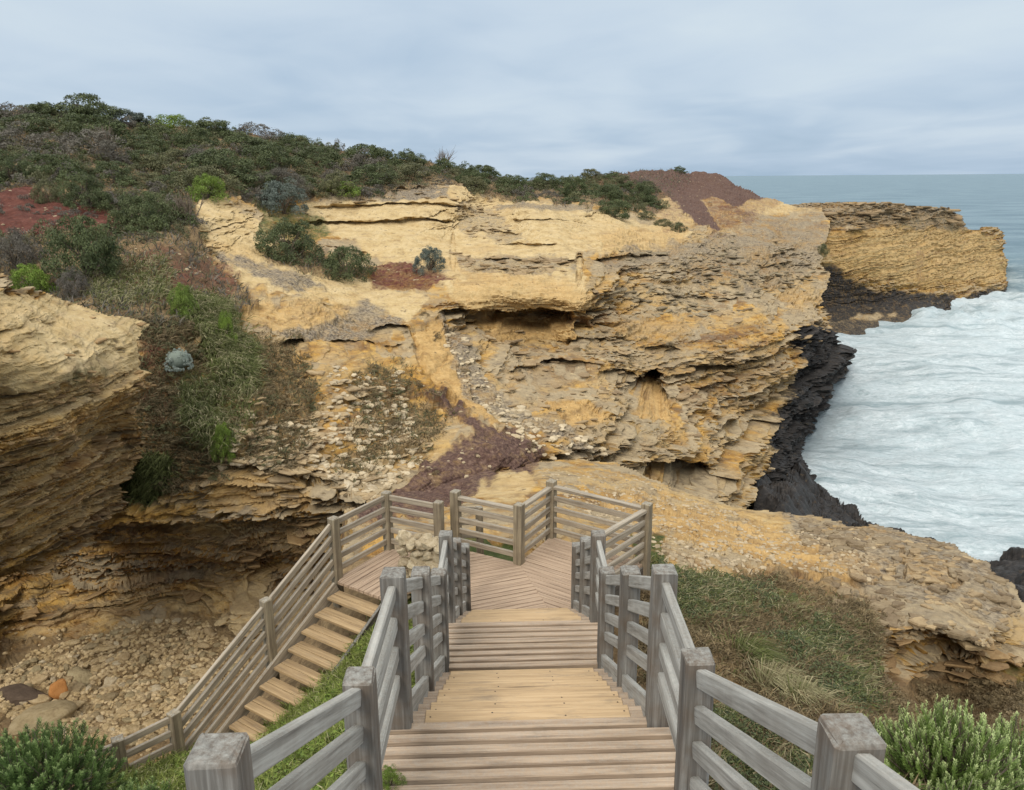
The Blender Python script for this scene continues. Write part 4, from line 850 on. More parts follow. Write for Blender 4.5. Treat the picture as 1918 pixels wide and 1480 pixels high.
# ------------------------------------------------------------------ plants
def quads(C, U, Vv, tint, tipf=None):
    """leaf shaped quads: centre C, half length U, half width Vv"""
    n = len(C); P = np.stack([C-U, C-Vv*0.9+U*0.1, C+U, C+Vv*0.9+U*0.1], 1).reshape(-1, 3)
    F_ = np.arange(n*4).reshape(n, 4)
    at_ = {'tint': np.repeat(tint, 4)}
    if tipf is not None: at_['tipf'] = np.repeat(tipf, 4)
    return P, F_, at_
def tubes(paths, sides=5):
    """paths: list of (points (n,3), radii (n,))"""
    VV, FF, n0 = [], [], 0
    for pts, rad in paths:
        pts = np.asarray(pts, float); n = len(pts); t = unit(np.gradient(pts, axis=0))
        ref = np.where(np.abs(t[:, 2:3]) > 0.9, np.array([[1., 0, 0]]), np.array([[0, 0, 1.]])); a = unit(np.cross(t, ref)); b = np.cross(t, a)
        th = np.arange(sides)*2*math.pi/sides
        V = pts[:, None]+np.asarray(rad)[:, None, None]*(a[:, None]*np.cos(th)[None, :, None]+b[:, None]*np.sin(th)[None, :, None])
        VV.append(V.reshape(-1, 3)); i = np.arange(n-1)[:, None]*sides; k = np.arange(sides)[None]
        FF.append(np.stack([i+k, i+(k+1) % sides, i+sides+(k+1) % sides, i+sides+k], -1).reshape(-1, 4)+n0); n0 += n*sides
    return np.concatenate(VV), np.concatenate(FF)
def crown(seed, nclump=34, per=75, cr=0.27, leaf=0.055, top_flat=0.0, zlo=-0.15, spread=1.0, shell=0.5, lw=0.5):
    """unit-sized crown: half width 1, height 1 above its base"""
    rs = np.random.default_rng(seed)
    th = rs.uniform(0, 2*math.pi, nclump); u = rs.uniform(zlo, 1, nclump)**1.0; rr = np.sqrt(np.clip(1-np.clip(u, 0, 1)**2, 0.02, 1))*rs.uniform(shell, 1.0, nclump)*0.84
    c = np.stack([rr*np.cos(th)*spread, rr*np.sin(th)*spread, np.clip(u*(1-top_flat*0.4)*0.74+0.08, 0.02, 1)*rs.uniform(.8, 1.08, nclump)], 1)
    crs = cr*rs.uniform(0.65, 1.3, nclump)
    d = unit(rs.normal(size=(nclump, per, 3))+np.array([0, 0, 0.55])+unit(c-np.array([0, 0, .25]))[:, None]*0.6)
    P = c[:, None]+d*crs[:, None, None]*rs.uniform(0.55, 1.05, (nclump, per, 1))*np.array([1, 1, 0.8])
    nrm = unit(d+rs.normal(size=d.shape)*0.55)
    tg = unit(np.cross(nrm, rs.normal(size=d.shape))); bt = np.cross(nrm, tg)
    s = leaf*rs.uniform(0.6, 1.3, (nclump, per, 1))
    tint = np.clip(rs.uniform(0, 1, (nclump, 1))*0.45+rs.uniform(0, 1, (nclump, per))*0.6, 0, 1)
    return quads(P.reshape(-1, 3), (tg*s).reshape(-1, 3), (bt*s*lw).reshape(-1, 3), tint.ravel()), c
def crown_mesh(name, seed, **k):
    (V, F_, a), c = crown(seed, **k); me = np_mesh(name, V, F_, False, a); return me, c
def stem_mesh(name, c, seed, r=0.035, n=14):
    rs = np.random.default_rng(seed); out = []
    for q in c[rs.permutation(len(c))[:n]]:
        m = q*np.array([.35, .35, .55])+rs.normal(size=3)*.05
        out.append((np.array([[0, 0, -0.15], m*0.5+[0, 0, -.02], m, q]), np.array([r, r*.8, r*.55, r*.2])))
    V, F_ = tubes(out); return np_mesh(name, V, F_, True)
PROTO = {}
def proto(key, seeds, mat, **k):
    L = []
    for s in seeds:
        me, c = crown_mesh('foliage', s, **k); me.materials.append(mat)
        st_ = stem_mesh('stem', c, s, n=min(16, len(c))); st_.materials.append(M_BARK if key != 'twiggy' else M_TWIG)
        L.append((me, st_))
    PROTO[key] = L
proto('dark', (1, 2, 3, 4), M_L_DARK, nclump=50, per=130, cr=0.22, leaf=0.034)
proto('olive', (5, 6, 7), M_L_OLIVE, nclump=46, per=120, cr=0.23, leaf=0.034, zlo=-.05)
proto('grey', (8, 9, 10), M_L_GREY, nclump=46, per=70, cr=0.22, leaf=0.045, lw=0.3)
proto('blue', (11, 12), M_L_BLUE, nclump=40, per=85, cr=0.21, leaf=0.05)
proto('green', (13, 14), M_L_GREEN, nclump=40, per=120, cr=0.24, leaf=0.036)
proto('flat', (15, 16, 17), M_L_DARK, nclump=44, per=120, cr=0.24, leaf=0.034, top_flat=.8, zlo=0.25)
FINE = {}
for key_, seeds_, mat_, kw_ in (('dark', (101, 102, 103), M_L_DARK, {}), ('olive', (104,), M_L_OLIVE, {}), ('grey', (105, 106), M_L_GREY, dict(lw=.3)), ('blue', (107, 108), M_L_BLUE, {}), ('green', (109, 110), M_L_GREEN, {})):
    for s_ in seeds_:
        me_, c_ = crown_mesh('foliage', s_, nclump=75, per=150, cr=0.19, leaf=0.026, **kw_); me_.materials.append(mat_)
        st_ = stem_mesh('stem', c_, s_, n=18); st_.materials.append(M_BARK); FINE.setdefault(key_, []).append((me_, st_))
def shrub(key, loc, w, h, label, cat='shrub', name='shrub', group=None, parts=True, d=None):
    me, sm = random.choice((FINE if parts else PROTO)[key]); rz = random.uniform(0, 6.28)
    if parts:
        o = empty(name, tuple(loc), 0)
        f = bpy.data.objects.new('foliage', me); s = bpy.data.objects.new('stem', sm)
        for q in (f, s):
            COL.objects.link(q); q.parent = o; q.matrix_basis = Matrix.Diagonal((w/2, (d or w)/2, h, 1)) @ Matrix.Rotation(rz, 4, 'Z')
    else:
        o = bpy.data.objects.new(name, me); COL.objects.link(o)
        o.matrix_basis = Matrix.Translation(Vector(loc)) @ Matrix.Diagonal((w/2, (d or w)/2, h, 1)) @ Matrix.Rotation(rz, 4, 'Z') @ Matrix.Rotation(random.uniform(-.1, .1), 4, 'X')
    return tag(o, label, cat, group)
def mpp(q): return float(np.dot(np.asarray(q)-CAMP, FW))/F_PX        # metres per photo pixel there
def shrub_px(key, x0, x1, y0, y1, label, p=None, **k):
    """a shrub whose picture reaches from x0 to x1 and y0 to y1"""
    p = p or PA; q = p.pos((x0+x1)/2, y1-3); m = mpp(q)
    return shrub(key, q-np.array([0, 0, 0.12]), (x1-x0)*m, (y1-y0)*m*1.02+.1, label, **k)
shrub_px('dark', 82, 238, 400, 520, 'big dark green shrub below the bright red earth patch')
shrub_px('dark', 205, 332, 352, 428, 'dark green shrub with pale fringes above the brown gully head')
shrub_px('grey', -30, 88, 428, 502, 'grey brown leafless looking shrub under the red earth patch')
shrub_px('green', 8, 112, 494, 556, 'low green domed shrub on top of the pale left bluff')
shrub_px('grey', 108, 176, 504, 562, 'small grey twiggy bush between green dome and grassy gully')
shrub_px('dark', 470, 612, 404, 484, 'dark green shrub at the left foot of the pale cliff face')
shrub_px('dark', 594, 710, 454, 516, 'round dark green shrub beside the pinkish earth on the bench')
shrub_px('grey', 462, 592, 318, 375, 'dark grey shrub mass behind the blue grey bush')
shrub_px('blue', 470, 590, 338, 398, 'blue grey leaved bush above the pale sand outcrop')
shrub_px('green', 350, 432, 334, 382, 'mid green bush at the upper edge of the sand outcrop')
shrub_px('dark', 112, 214, 328, 392, 'dark shrub just above the right end of the red earth')
shrub_px('dark', -25, 68, 278, 342, 'dark green shrub on the hillside at the left edge')
shrub_px('blue', 772, 842, 460, 508, 'small blue grey bush on the pinkish bench earth')
shrub_px('olive', 590, 668, 330, 374, 'olive bush above the left end of the pale cliff face')
shrub_px('olive', 60, 120, 335, 380, 'small olive bush at the top of the red earth')
shrub_px('green', 315, 378, 525, 592, 'bright yellow green bush at the top of the grassy gully')
shrub_px('green', 392, 448, 785, 848, 'small bright green bush at the bottom of the grassy gully')
shrub_px('green', 402, 450, 580, 648, 'narrow bright green bush halfway down the gully')
shrub_px('dark', 1255, 1290, 313, 324, 'tiny dark bush alone on the crest of the dark red mound', parts=False)
o = shrub_px('olive', 1533, 1560, 458, 480, 'small olive bush clinging to the cliff near the far headland', parts=False)
for x0, x1, y0, y1 in ((845, 920, 310, 352), (915, 1000, 325, 362), (990, 1052, 324, 356), (1045, 1110, 330, 368), (1100, 1190, 372, 408), (1110, 1175, 345, 375), (1170, 1235, 340, 385)):
    shrub_px('dark', x0, x1, y0, y1, 'dark green shrub in the skyline row above the right half of the pale cliff', group='shrubs above the pale cliff')
for x0, x1, y0, y1 in ((1190, 1230, 395, 412), (1220, 1265, 408, 424), (1250, 1290, 420, 438), (1180, 1215, 385, 402)):
    shrub_px('olive', x0, x1, y0, y1, 'low olive bush trailing down the pale ridge left of the red mound', group='low bushes on the pale ridge', parts=False)
# cushion bush
cb_me, cc = crown_mesh('foliage', 40, nclump=150, per=40, cr=0.10, leaf=0.035, shell=0.97, zlo=-.3); cb_me.materials.append(M_L_CUSH)
q = PA.pos(340, 690); m_ = mpp(q); cb = empty('cushion_bush', tuple(q+np.array([0, -0.15, .06]))); tag(cb, 'pale silvery round cushion bush in the gully beside the bluff', 'bush')
f = link('foliage', cb_me, None, cb, Matrix.Diagonal((25*m_*1.15, 25*m_*1.15, 40*m_, 1)))
bm = bmesh.new(); bmesh.ops.create_icosphere(bm, subdivisions=3, radius=1.0); core = bpy.data.meshes.new('core'); bm.to_mesh(core); bm.free(); core.materials.append(M_L_CUSH)
link('core', core, None, cb, Matrix.Translation((0, 0, 15*m_)) @ Matrix.Diagonal((19*m_, 19*m_, 17*m_, 1)))
# flat-topped trees on the skyline at the left
def flat_tree(x0, x1, y0, y1, seed, label):
    q = PA.pos((x0+x1)/2, y1+6); m = mpp(q); w, h = (x1-x0)*m, (y1-y0+10)*m
    t = empty('windswept_tree', tuple(q-np.array([0, 0, .3]))); tag(t, label, 'tree')
    me, c = crown_mesh('crown', seed, nclump=46, per=70, cr=0.2, leaf=0.045, top_flat=.9, zlo=.55, shell=.15); me.materials.append(M_L_DARK)
    link('crown', me, None, t, Matrix.Diagonal((w/2, w/2, h, 1)))
    rs = np.random.default_rng(seed); out = []
    for k in range(22):
        e = c[rs.integers(len(c))]; s = np.array([e[0]*.25, e[1]*.25, 0.0])
        out.append((np.array([s, s+(e-s)*.45+rs.normal(size=3)*.06, e])*np.array([w/2, w/2, h]), np.array([.10, .07, .03])))
    V, F_ = tubes(out); link('trunk', np_mesh('trunk', V, F_, True), M_TWIG, t)
flat_tree(28, 126, 178, 214, 61, 'flat topped windswept tree with pale bare branches on the skyline')
flat_tree(116, 204, 186, 222, 62, 'second flat topped tree right of the bare branched one')
flat_tree(-60, 40, 186, 218, 63, 'flat topped tree on the skyline at the left edge')
# the scrub that covers the hill
HILL = [(-60,212),(100,212),(200,226),(300,236),(450,252),(600,276),(700,296),(800,306),(900,326),(960,342),(1080,342),(1150,330),(1210,345),(1230,388),(1100,384),(960,368),(880,358),(830,334),(700,366),(600,372),(470,382),(420,372),(330,352),(240,350),(160,330),(-60,355)]
KIND = {'dark': 'dark green rounded shrub in the dense scrub covering the hillside', 'olive': 'olive green shrub in the dense scrub covering the hillside', 'grey': 'grey brown dry shrub in the dense scrub covering the hillside', 'flat': 'dark flat topped shrub in the dense scrub covering the hillside', 'green': 'fresh green shrub in the dense scrub covering the hillside', 'blue': 'grey green pale shrub in the dense scrub covering the hillside'}
placed, tries = [], 0
while len(placed) < 285 and tries < 6000:
    tries += 1
    sky = tries < 260
    if sky:
        x = random.uniform(-60, 1060); yy = np.interp(x, [-60, 100, 200, 300, 450, 600, 700, 800, 900, 960, 1060], [212, 212, 226, 236, 252, 276, 296, 306, 326, 341, 344]); y = yy+random.uniform(0, 12)
    else: x, y = random.uniform(-60, 1230), random.uniform(212, 388)
    if not in_poly(x, y, HILL) or (x < 215 and y < 224): continue
    q = PA.pos(x, y); m = mpp(q); w = random.uniform(2.8, 6.2)*(0.8 if y > 330 else 1)*(0.75 if x > 850 else 1); px = w/m
    if any(abs(x-a)/(0.30*(px+c)) < 1 and abs(y-b)/(0.085*(px+c)) < 1 for a, b, c in placed): continue
    g = fbm(np.array([[x/70, y/30, 3.0]]), 2, 9)[0]
    key = random.choices(['dark', 'olive', 'grey', 'flat', 'green', 'blue'], [5, 2.2, 3.2 if g > 0.1 else .8, 1.5 if sky else .3, .6, .5])[0]
    placed.append((x, y, px)); shrub(key, q-np.array([0, 0, .2]), w, w*random.uniform(0.27, 0.44), KIND[key], group='scrub on the hillside: '+key, parts=False)
# low plants between the shrubs, twigs, grass: uncountable
def blades(name, pts, up, l0, l1, w, mat, seed, lean=(0, 0, 0), droop=0.5, tip=0.0, spread=0.5, tuft=1):
    rs = np.random.default_rng(seed); P = np.repeat(np.asarray(pts, float), tuft, 0); n = len(P)
    if tuft > 1: P = P+rs.normal(size=P.shape)*np.array([.05, .05, .0])
    d = unit(np.array([0, 0, 1.0])*up+rs.normal(size=(n, 3))*spread+np.asarray(lean)); d[:, 2] = np.abs(d[:, 2])*.9+.1; L = rs.uniform(l0, l1, (n, 1))
    side = unit(np.cross(d, rs.normal(size=(n, 3)))); h = unit(d*np.array([1, 1, 0])+rs.normal(size=(n, 3))*np.array([.3, .3, 0])+np.asarray(lean)*np.array([1, 1, 0]))
    m = P+d*L*0.55; e = m+unit(d*(1-droop)+h*droop+np.array([0, 0, -.25*droop]))*L*0.5; ww = w*rs.uniform(.6, 1.3, (n, 1))
    V = np.stack([P-side*ww, P+side*ww, m+side*ww*.75, m-side*ww*.75, e], 1).reshape(-1, 3); b = np.arange(n)[:, None]*5
    Fq = b+np.array([[0, 1, 2, 3]]); Ft = b+np.array([[3, 2, 4]])
    tint = np.repeat(rs.uniform(0, 1, n), 5); tf = np.repeat((rs.uniform(0, 1, n) < tip)*rs.uniform(.4, 1, n), 5)
    o = link(name, np_mesh(name, V, [Fq, Ft], False, {'tint': tint, 'tipf': tf}), mat); tag(o, kind='stuff'); return o
def by_mask(p, fn, n, seed):
    """random spots on a patch, as thick as fn(masks, PX, PY) says; even over the ground, not over the picture"""
    rs = np.random.default_rng(seed); w = fn(p.A, p.PX, p.PY)*p.valid; Z = (p.P-CAMP) @ FW; w = (w*Z**1.6).ravel(); w = w/w.sum()
    i = rs.choice(w.size, n, p=w); Q = p.P.reshape(-1, 3)[i]; s = (Z.ravel()[i]*p.step/F_PX)[:, None]
    return Q+rs.uniform(-.7, .7, Q.shape)*s*np.array([1, 1, .0])
inx = lambda PX, PY, poly, s=20: sstep(-s, s, sdist(PX, PY, poly))
SLOPE_L = [(722,1128),(800,1110),(780,1520),(60,1520),(180,1465),(330,1428),(420,1392),(495,1362),(560,1302),(612,1268)]
SLOPE_R = [(1210,1060),(1420,1080),(1620,1130),(1660,1300),(1700,1400),(2000,1400),(2000,1520),(1180,1520)]
GULLY = [(330,530),(440,555),(470,620),(500,690),(465,790),(445,850),(385,860),(345,830),(340,720),(370,650),(330,580)]
blades('hill_scrub', by_mask(PA, lambda A, X, Y: A['soil']*(Y < 620)*(1-A['red'])*(1-.85*A['grass']), 30000, 1), 1, .12, .4, .022, M_L_GREY, 2, (.1, 0, 0), .3, 0, .7)
blades('hill_grass', by_mask(PA, lambda A, X, Y: A['soil']*(Y < 620)*(1-A['red']), 16000, 3), 1, .12, .4, .022, M_L_OLIVE, 4, (.1, 0, 0), .4, 0, .7)
blades('gully_grass', by_mask(PA, lambda A, X, Y: inx(X, Y, GULLY, 25)*A['grass']*(.12+sstep(-.15, .3, fbm(np.stack([X/50, Y/50, X*0], -1), 3, 6)))*(1-inx(X, Y, [(300,640),(385,640),(385,720),(300,720)], 6)), 6000, 5), .7, .35, .85, .013, M_GRASSD, 6, (.25, -.35, 0), .9, .25, .45, 2)
blades('gully_grass', by_mask(PA, lambda A, X, Y: A['grass']*(X < 320)*(Y > 860), 1500, 7), .6, .3, .7, .016, M_GRASSD, 8, (.1, -.5, 0), 1.0, .02, .4, 2)
blades('dry_scrub', by_mask(PA, lambda A, X, Y: A['soil']*(Y > 600)*(1-.6*A['grass']), 15000, 9), .8, .08, .30, .012, M_DRY, 10, (.1, -.2, 0), .5, 0, .8, 2)
blades('dry_scrub', by_mask(PA, lambda A, X, Y: A['soil']*(Y > 600)*(Y < 900)*(X < 900)*(1-.6*A['grass']), 5000, 19), .8, .08, .28, .016, M_L_OLIVE, 20, (.1, -.2, 0), .5, 0, .8, 2)
blades('bench_grass', by_mask(PA, lambda A, X, Y: inx(X, Y, [(170,500),(300,490),(330,560),(200,580),(150,550)], 15), 1500, 11), .6, .25, .6, .012, M_GRASSD, 12, (.5, -.2, 0), .9, .4, .4, 2)
blades('slope_grass', by_mask(PE, lambda A, X, Y: inx(X, Y, SLOPE_L, 14)*(.35+.65*A['grass']), 34000, 13), 1, .07, .22, .007, M_GRASS, 14, (.1, -.1, 0), .6, .12, .5, 2)
blades('slope_grass', by_mask(PE, lambda A, X, Y: inx(X, Y, SLOPE_R, 18)*(.05+A['grass'])*(.15+sstep(-.1, .3, fbm(np.stack([X/80, Y/50, X*0], -1), 3, 6))), 7500, 15), 1, .07, .24, .008, M_GRASSD, 16, (.2, -.1, 0), .7, .35, .55, 2)
blades('dry_scrub', by_mask(PE, lambda A, X, Y: inx(X, Y, SLOPE_R, 18)*A['soil']*(1-.4*A['grass'])*(.12+noisew(X, Y, 90, 34)), 24000, 17), .8, .06, .22, .009, M_DRY, 18, (.15, -.15, 0), .5, 0, .8, 2)
# broad-leaved ground cover in the grass
def heath(name, p, fn, n, w0, w1, mat, seed, asp=.5):
    rs = np.random.default_rng(seed); pts = by_mask(p, fn, n, seed); bases = [crown(900+seed+k, nclump=10, per=56, cr=.32, leaf=.07)[0] for k in range(5)]; VV, TT = [], []
    for q in pts:
        V, F_, a = bases[rs.integers(5)]; w = rs.uniform(w0, w1)/2; r = rs.uniform(0, 6.28); c_, s_ = math.cos(r), math.sin(r)
        VV.append((V @ np.array([[c_, s_, 0], [-s_, c_, 0], [0, 0, 1]]))*np.array([w, w, w*2*asp*rs.uniform(.7, 1.2)])+q-np.array([0, 0, .1])); TT.append(np.clip(a['tint']*.7+rs.uniform(0, .4), 0, 1))
    V = np.concatenate(VV); o = link(name, np_mesh(name, V, np.arange(len(V)).reshape(-1, 4), False, {'tint': np.concatenate(TT)}), mat); tag(o, kind='stuff')
hm = lambda A, X, Y: A['soil']*(Y < 560)*(1-A['red'])*(1-A['path'])*sstep(520, 380, Y)
heath('heath', PA, hm, 480, .7, 1.9, M_L_DARK, 1); heath('heath', PA, hm, 330, .7, 1.9, M_L_OLIVE, 2); heath('heath', PA, hm, 240, .7, 1.9, M_L_GREY, 3)
heath('red_earth_plants', PA, lambda A, X, Y: A['red']*(Y < 600)*(X < 500), 45, .4, 1.0, M_L_GREY, 8)
heath('ridge_scrub', PE, lambda A, X, Y: inx(X, Y, [(1640,1290),(1760,1290),(1990,1270),(1990,1400),(1640,1400)], 15)+.5*inx(X, Y, [(1480,1110),(1640,1150),(1640,1230),(1560,1200)], 15), 150, .3, .7, M_DRY, 4, .45)
heath('bank_scrub', PE, lambda A, X, Y: inx(X, Y, [(1240,1080),(1420,1080),(1620,1130),(1660,1300),(1600,1330),(1420,1280),(1250,1200)], 14)*(.1+noisew(X, Y, 70, 31)), 230, .18, .5, M_DRY, 11, .45)
heath('bank_scrub', PE, lambda A, X, Y: inx(X, Y, [(1240,1080),(1440,1090),(1560,1180),(1650,1240),(1650,1330),(1520,1300),(1300,1180)], 14)*(.02+noisew(X, Y, 60, 32)), 200, .15, .45, M_L_DARK, 12, .45)
heath('bank_scrub', PE, lambda A, X, Y: inx(X, Y, [(1420,1170),(1560,1170),(1650,1240),(1650,1330),(1540,1320)], 14)*(.02+noisew(X, Y, 60, 33)), 60, .15, .35, M_L_GREEN, 13, .45)
heath('slope_scrub', PA, lambda A, X, Y: A['soil']*(Y > 600)*(X < 900)*(1-.7*A['grass']), 190, .35, .9, M_DRY, 5, .4); heath('slope_scrub', PA, lambda A, X, Y: A['soil']*(Y > 600)*(X < 900)*(1-.5*A['grass']), 90, .3, .8, M_L_OLIVE, 6, .4)
heath('cliff_tufts', PA, lambda A, X, Y: inx(X, Y, [(600,590),(1480,600),(1400,880),(700,900)], 20)*(1-A['path']), 110, .25, .7, M_DRY, 7, .4)
def leafy(name, pts, size, mat, seed):
    rs = np.random.default_rng(seed); P = np.asarray(pts)+rs.uniform(0, 1, (len(pts), 3))*np.array([0, 0, .12]); n = unit(rs.normal(size=P.shape)*.6+np.array([0, 0, 1])); t = unit(np.cross(n, rs.normal(size=P.shape))); s = size*rs.uniform(.6, 1.4, (len(P), 1))
    V, F_, a = quads(P, t*s, np.cross(n, t)*s*.6, rs.uniform(0, 1, len(P))); o = link(name, np_mesh(name, V, F_, False, a), mat); tag(o, kind='stuff')
leafy('ground_cover', by_mask(PE, lambda A, X, Y: inx(X, Y, SLOPE_L, 14)*A['grass']*(fbm(np.stack([X/60, Y/60, X*0], -1), 3, 4) > -.12), 34000, 21), .021, M_L_GREEN, 22)
leafy('ground_cover', by_mask(PE, lambda A, X, Y: (inx(X, Y, SLOPE_R, 14)*A['grass']*(fbm(np.stack([X/60, Y/60, X*0], -1), 3, 5) > 0)), 26000, 23), .018, M_L_DARK, 24)
leafy('ground_cover', by_mask(PE, lambda A, X, Y: (inx(X, Y, [(1430,1190),(1560,1170),(1650,1240),(1650,1340),(1540,1310)], 20)+.6*inx(X, Y, [(1240,1080),(1420,1100),(1400,1170),(1250,1170)], 20)), 14000, 25), .018, M_L_DARK, 26)
def tussock(px, py, L, label, lean, p=PE, n=420, tip=.9):
    q = p.pos(px, py); rs = np.random.default_rng(int(px)); pts = q+rs.normal(size=(n, 3))*np.array([.09, .09, 0])
    o = blades('grass_tussock', pts, .7, L*.6, L, .006, M_GRASSD, int(px), lean, 1.0, tip, .5); del o['kind']; tag(o, label, 'grass tuft')
tussock(1445, 1300, .55, 'pale dry grass tussock blown over on the right slope', (.6, -.3, 0))
tussock(1395, 1235, .6, 'long green grass tussock leaning right below the railing', (.7, -.3, 0), tip=.15)
tussock(1500, 1330, .4, 'small straw coloured tussock nearer the right bush', (.4, -.3, 0))
# ---- foreground bushes built shoot by shoot
def sprig_bush(name, loc, rad, nsp, slen, nleaf, ll, lw, ang, mat, label, seed, curl=.4, upb=.6, tipfrac=.25, tipdir=1.0):
    rs = np.random.default_rng(seed); root = empty(name, tuple(loc)); tag(root, label, 'bush')
    rad = np.asarray(rad, float)
    d = unit(rs.normal(size=(nsp, 3))+np.array([0, 0, .35])); d[:, 2] = np.abs(d[:, 2])*1.0-.12
    tips = d*rad*rs.uniform(.66, 1.06, (nsp, 1))*(1+.16*fbm(d*2.2+seed, 3, seed)[:, None])
    dirs = unit(d*np.array([1, 1, .6])+np.array([0, 0, upb])+rs.normal(size=(nsp, 3))*.22)
    L = slen*rs.uniform(.6, 1.15, (nsp, 1)); base = tips-dirs*L
    out_ = unit(dirs*np.array([1, 1, 0])+1e-6); k = np.linspace(0.12, 1, nleaf)[None, :, None]
    bend = curl*(1-k)*k*L[:, None]*out_[:, None]
    C = base[:, None]+dirs[:, None]*L[:, None]*k+bend
    T = unit(dirs[:, None]+curl*(1-2*k)*out_[:, None])
    ph = np.arange(nleaf)[None]*2.4+rs.uniform(0, 6.28, (nsp, 1)); a = unit(np.cross(T, np.array([0.31, .2, .93]))); b = np.cross(T, a)
    rd = a*np.cos(ph)[..., None]+b*np.sin(ph)[..., None]
    ld = unit(T*math.cos(ang)+rd*math.sin(ang)+rs.normal(size=T.shape)*.12)
    sz = ll*(1.1-.55*k**3)*rs.uniform(.75, 1.2, (nsp, nleaf, 1)); wd = np.cross(ld, rd); wd = unit(wd)*lw*rs.uniform(.7, 1.2, (nsp, nleaf, 1))
    tint = np.clip(rs.uniform(0, 1, (nsp, 1))*.5+rs.uniform(0, 1, (nsp, nleaf))*.5, 0, 1)
    tf = np.clip((k[..., 0]-(1-tipfrac))/tipfrac, 0, 1)*np.ones((nsp, 1))*rs.uniform(.3, 1, (nsp, 1))
    V, F_, at_ = quads((C+ld*sz*.5).reshape(-1, 3), (ld*sz*.5).reshape(-1, 3), (wd).reshape(-1, 3), tint.ravel(), tf.ravel())
    link('foliage', np_mesh('foliage', V, F_, False, at_), mat, root)
    paths = [(np.array([b_*np.array([.25, .25, .1])-[0, 0, .15], b_*.65, b_, b_+dd*l_*.95]), np.array([.011, .007, .005, .003])) for b_, dd, l_ in zip(base[::2], dirs[::2], L[::2])]
    V, F_ = tubes(paths, 4); link('stem', np_mesh('stem', V, F_, True), M_BARK, root); return root
g = at(60, 1478, 7.2)
sprig_bush('bush', at(62, 1500, 7.2), (1.02, .9, .86), 900, .30, 46, .055, .0065, .75, M_L_LEFT, 'dense dark green foreground bush with short leafy shoots at the lower left', 71, .25, .9, .2)
sprig_bush('bush', at(250, 1545, 6.6), (.45, .5, .42), 240, .26, 40, .05, .006, .75, M_L_LEFT, 'small dark green bush tucked behind the big left foreground post', 72, .25, .9, .2)
sprig_bush('bush', at(1770, 1462, 5.2), (.60, .55, .72), 760, .42, 58, .036, .0048, .6, M_L_RIGHT, 'spiky pale tipped green bush with upright shoots behind the right post', 73, .5, .8, .3)
sprig_bush('bush', at(1915, 1480, 5.4), (.6, .55, .62), 620, .40, 58, .036, .0048, .6, M_L_RIGHT, 'spiky pale tipped green bush at the lower right edge', 74, .5, .8, .3)
sprig_bush('bush', at(1640, 1420, 6.0), (.36, .35, .45), 280, .34, 50, .032, .0035, .55, M_L_RIGHT, 'smaller spiky green bush half hidden by the right post', 75, .5, .8, .3)
sprig_bush('bush', at(1800, 1590, 4.4), (.7, .4, .52), 520, .32, 58, .030, .003, .55, M_L_RIGHT, 'lowest spiky green bush in front at the lower right', 76, .5, .8, .3)

shrub('green', W(-0.72, 3.78, 3.37), .20, .13, 'small green weed growing at the deck edge beside the left railing', 'weed', 'weed')
def bare(x0, x1, y0, y1, seed, label):
    q = PA.pos((x0+x1)/2, y1); m = mpp(q); w, h = (x1-x0)*m/2, (y1-y0)*m; rs = np.random.default_rng(seed); out = []
    for k in range(34):
        e_ = np.array([rs.normal()*.55*w, rs.normal()*.4*w, h*rs.uniform(.5, 1.05)]); s_ = np.array([e_[0]*.15, e_[1]*.15, -.2]); r = rs.uniform(.018, .035)
        mid = s_+(e_-s_)*.5+rs.normal(size=3)*.12*w; out.append((np.array([s_, mid, e_]), np.array([r, r*.7, r*.3])))
        for j in range(3): out.append((np.array([mid+(e_-mid)*.2*j, e_+rs.normal(size=3)*.22*w]), np.array([r*.5, r*.2])))
    V, F_ = tubes(out, 4); o = link('bare_bush', np_mesh('bare_bush', V, F_, True), M_TWIG); o.location = q; tag(o, label, 'bush')
bare(812, 848, 282, 312, 91, 'bare dead twiggy bush sticking up on the skyline')
bare(180, 220, 240, 296, 92, 'pale leafless dead bush in the middle of the hillside scrub')
bare(330, 372, 368, 420, 93, 'pale bare twiggy bush at the left edge of the sand outcrop')
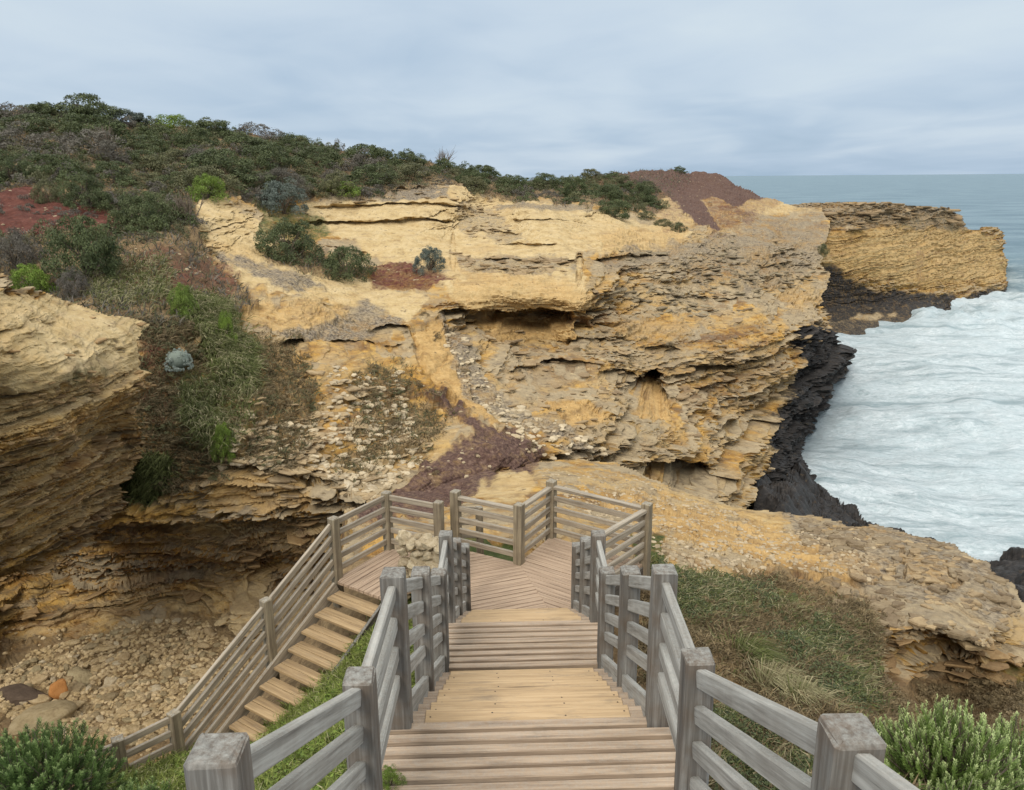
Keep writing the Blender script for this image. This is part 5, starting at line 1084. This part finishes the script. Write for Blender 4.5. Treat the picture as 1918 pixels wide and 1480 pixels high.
# ------------------------------------------------------------------ sky and light
def build_world():
    w = bpy.data.worlds.new('World'); SC.world = w; w.use_nodes = True; t = w.node_tree; t.nodes.clear()
    N = t.nodes.new; L = t.links.new
    out = N('ShaderNodeOutputWorld')
    sky = N('ShaderNodeTexSky'); sky.sky_type = 'NISHITA'; sky.sun_disc = False; sky.sun_elevation = SUN_EL; sky.sun_rotation = SUN_ROT
    b1 = N('ShaderNodeBackground'); L(sky.outputs[0], b1.inputs[0]); b1.inputs[1].default_value = 0.08
    tc = N('ShaderNodeTexCoord'); sx = N('ShaderNodeSeparateXYZ'); L(tc.outputs['Generated'], sx.inputs[0])
    def m(op, a, b, clamp=False):
        n = N('ShaderNodeMath'); n.operation = op; n.use_clamp = clamp
        for k, v in enumerate((a, b)):
            if isinstance(v, (int, float)): n.inputs[k].default_value = v
            else: L(v, n.inputs[k])
        return n.outputs[0]
    zc = m('ADD', m('MAXIMUM', sx.outputs[2], 0.0), 0.10)
    cx = N('ShaderNodeCombineXYZ'); L(m('DIVIDE', sx.outputs[0], zc), cx.inputs[0]); L(m('DIVIDE', sx.outputs[1], zc), cx.inputs[1])
    def noise(sc, det, rough, loc):
        mp = N('ShaderNodeMapping'); L(cx.outputs[0], mp.inputs[0]); mp.inputs['Location'].default_value = loc; mp.inputs['Scale'].default_value = (1.15, 0.8, 1)
        n = N('ShaderNodeTexNoise'); L(mp.outputs[0], n.inputs['Vector']); n.inputs['Scale'].default_value = sc; n.inputs['Detail'].default_value = det; n.inputs['Roughness'].default_value = rough; n.inputs['Distortion'].default_value = 0.5
        return n.outputs['Fac']
    c = m('ADD', m('MULTIPLY', noise(0.42, 3, 0.5, (3.1, 0.7, 0)), 0.68), m('MULTIPLY', noise(1.25, 5, 0.5, (1, 5, 0)), 0.32))
    el = N('ShaderNodeMapRange'); L(sx.outputs[2], el.inputs[0]); el.inputs[1].default_value = 0.0; el.inputs[2].default_value = 0.30; el.inputs[3].default_value = -0.18; el.inputs[4].default_value = 0.20
    f = m('ADD', c, el.outputs[0])
    rp = N('ShaderNodeValToRGB'); L(f, rp.inputs[0]); e = rp.color_ramp.elements
    for k, (p, col) in enumerate([(0.16, (0.385, 0.515, 0.66)), (0.33, (0.465, 0.59, 0.735)), (0.48, (0.585, 0.695, 0.81)), (0.64, (0.67, 0.77, 0.845))]):
        if k >= 2: e.new(p)
        e[k].position = p; e[k].color = (*col, 1)
    zen = N('ShaderNodeMapRange'); L(sx.outputs[2], zen.inputs[0]); zen.inputs[1].default_value = 0.32; zen.inputs[2].default_value = 0.85; zen.inputs[3].default_value = 1.0; zen.inputs[4].default_value = ZENITH
    zm = N('ShaderNodeMix'); zm.data_type = 'RGBA'; zf = N('ShaderNodeMapRange'); L(sx.outputs[2], zf.inputs[0]); zf.inputs[1].default_value = 0.32; zf.inputs[2].default_value = 0.75; L(zf.outputs[0], zm.inputs[0]); L(rp.outputs[0], zm.inputs[6]); zm.inputs[7].default_value = (0.76, 0.75, 0.735, 1)
    b2 = N('ShaderNodeBackground'); L(zm.outputs[2], b2.inputs[0]); L(zen.outputs[0], b2.inputs[1])
    mx = N('ShaderNodeMixShader'); mx.inputs[0].default_value = 0.94; L(b1.outputs[0], mx.inputs[1]); L(b2.outputs[0], mx.inputs[2]); L(mx.outputs[0], out.inputs[0])
SUN_EL = R(40); SUN_AZ = R(198)             # compass direction of the sun from the camera, clockwise from +Y
SUN_ROT = SUN_AZ; ZENITH = 2.6
build_world()
sl = bpy.data.lights.new('sun', 'SUN'); sl.energy = 1.9; sl.angle = R(20); sl.color = (1.0, 0.95, 0.87)
so = bpy.data.objects.new('sun', sl); COL.objects.link(so)
sdir = Vector((math.sin(SUN_AZ)*math.cos(SUN_EL), math.cos(SUN_AZ)*math.cos(SUN_EL), math.sin(SUN_EL)))
so.rotation_euler = sdir.to_track_quat('Z', 'Y').to_euler(); so.location = (0, -10, 60)
v = SC.view_settings; v.view_transform = 'Standard'; v.look = 'None'; v.exposure = 0.0; v.gamma = 1.0; v.use_curve_mapping = False
SC.cycles.max_bounces = 8; SC.cycles.diffuse_bounces = 5; SC.cycles.transparent_max_bounces = 6
SC.cycles.use_adaptive_sampling = True; SC.cycles.use_denoising = True
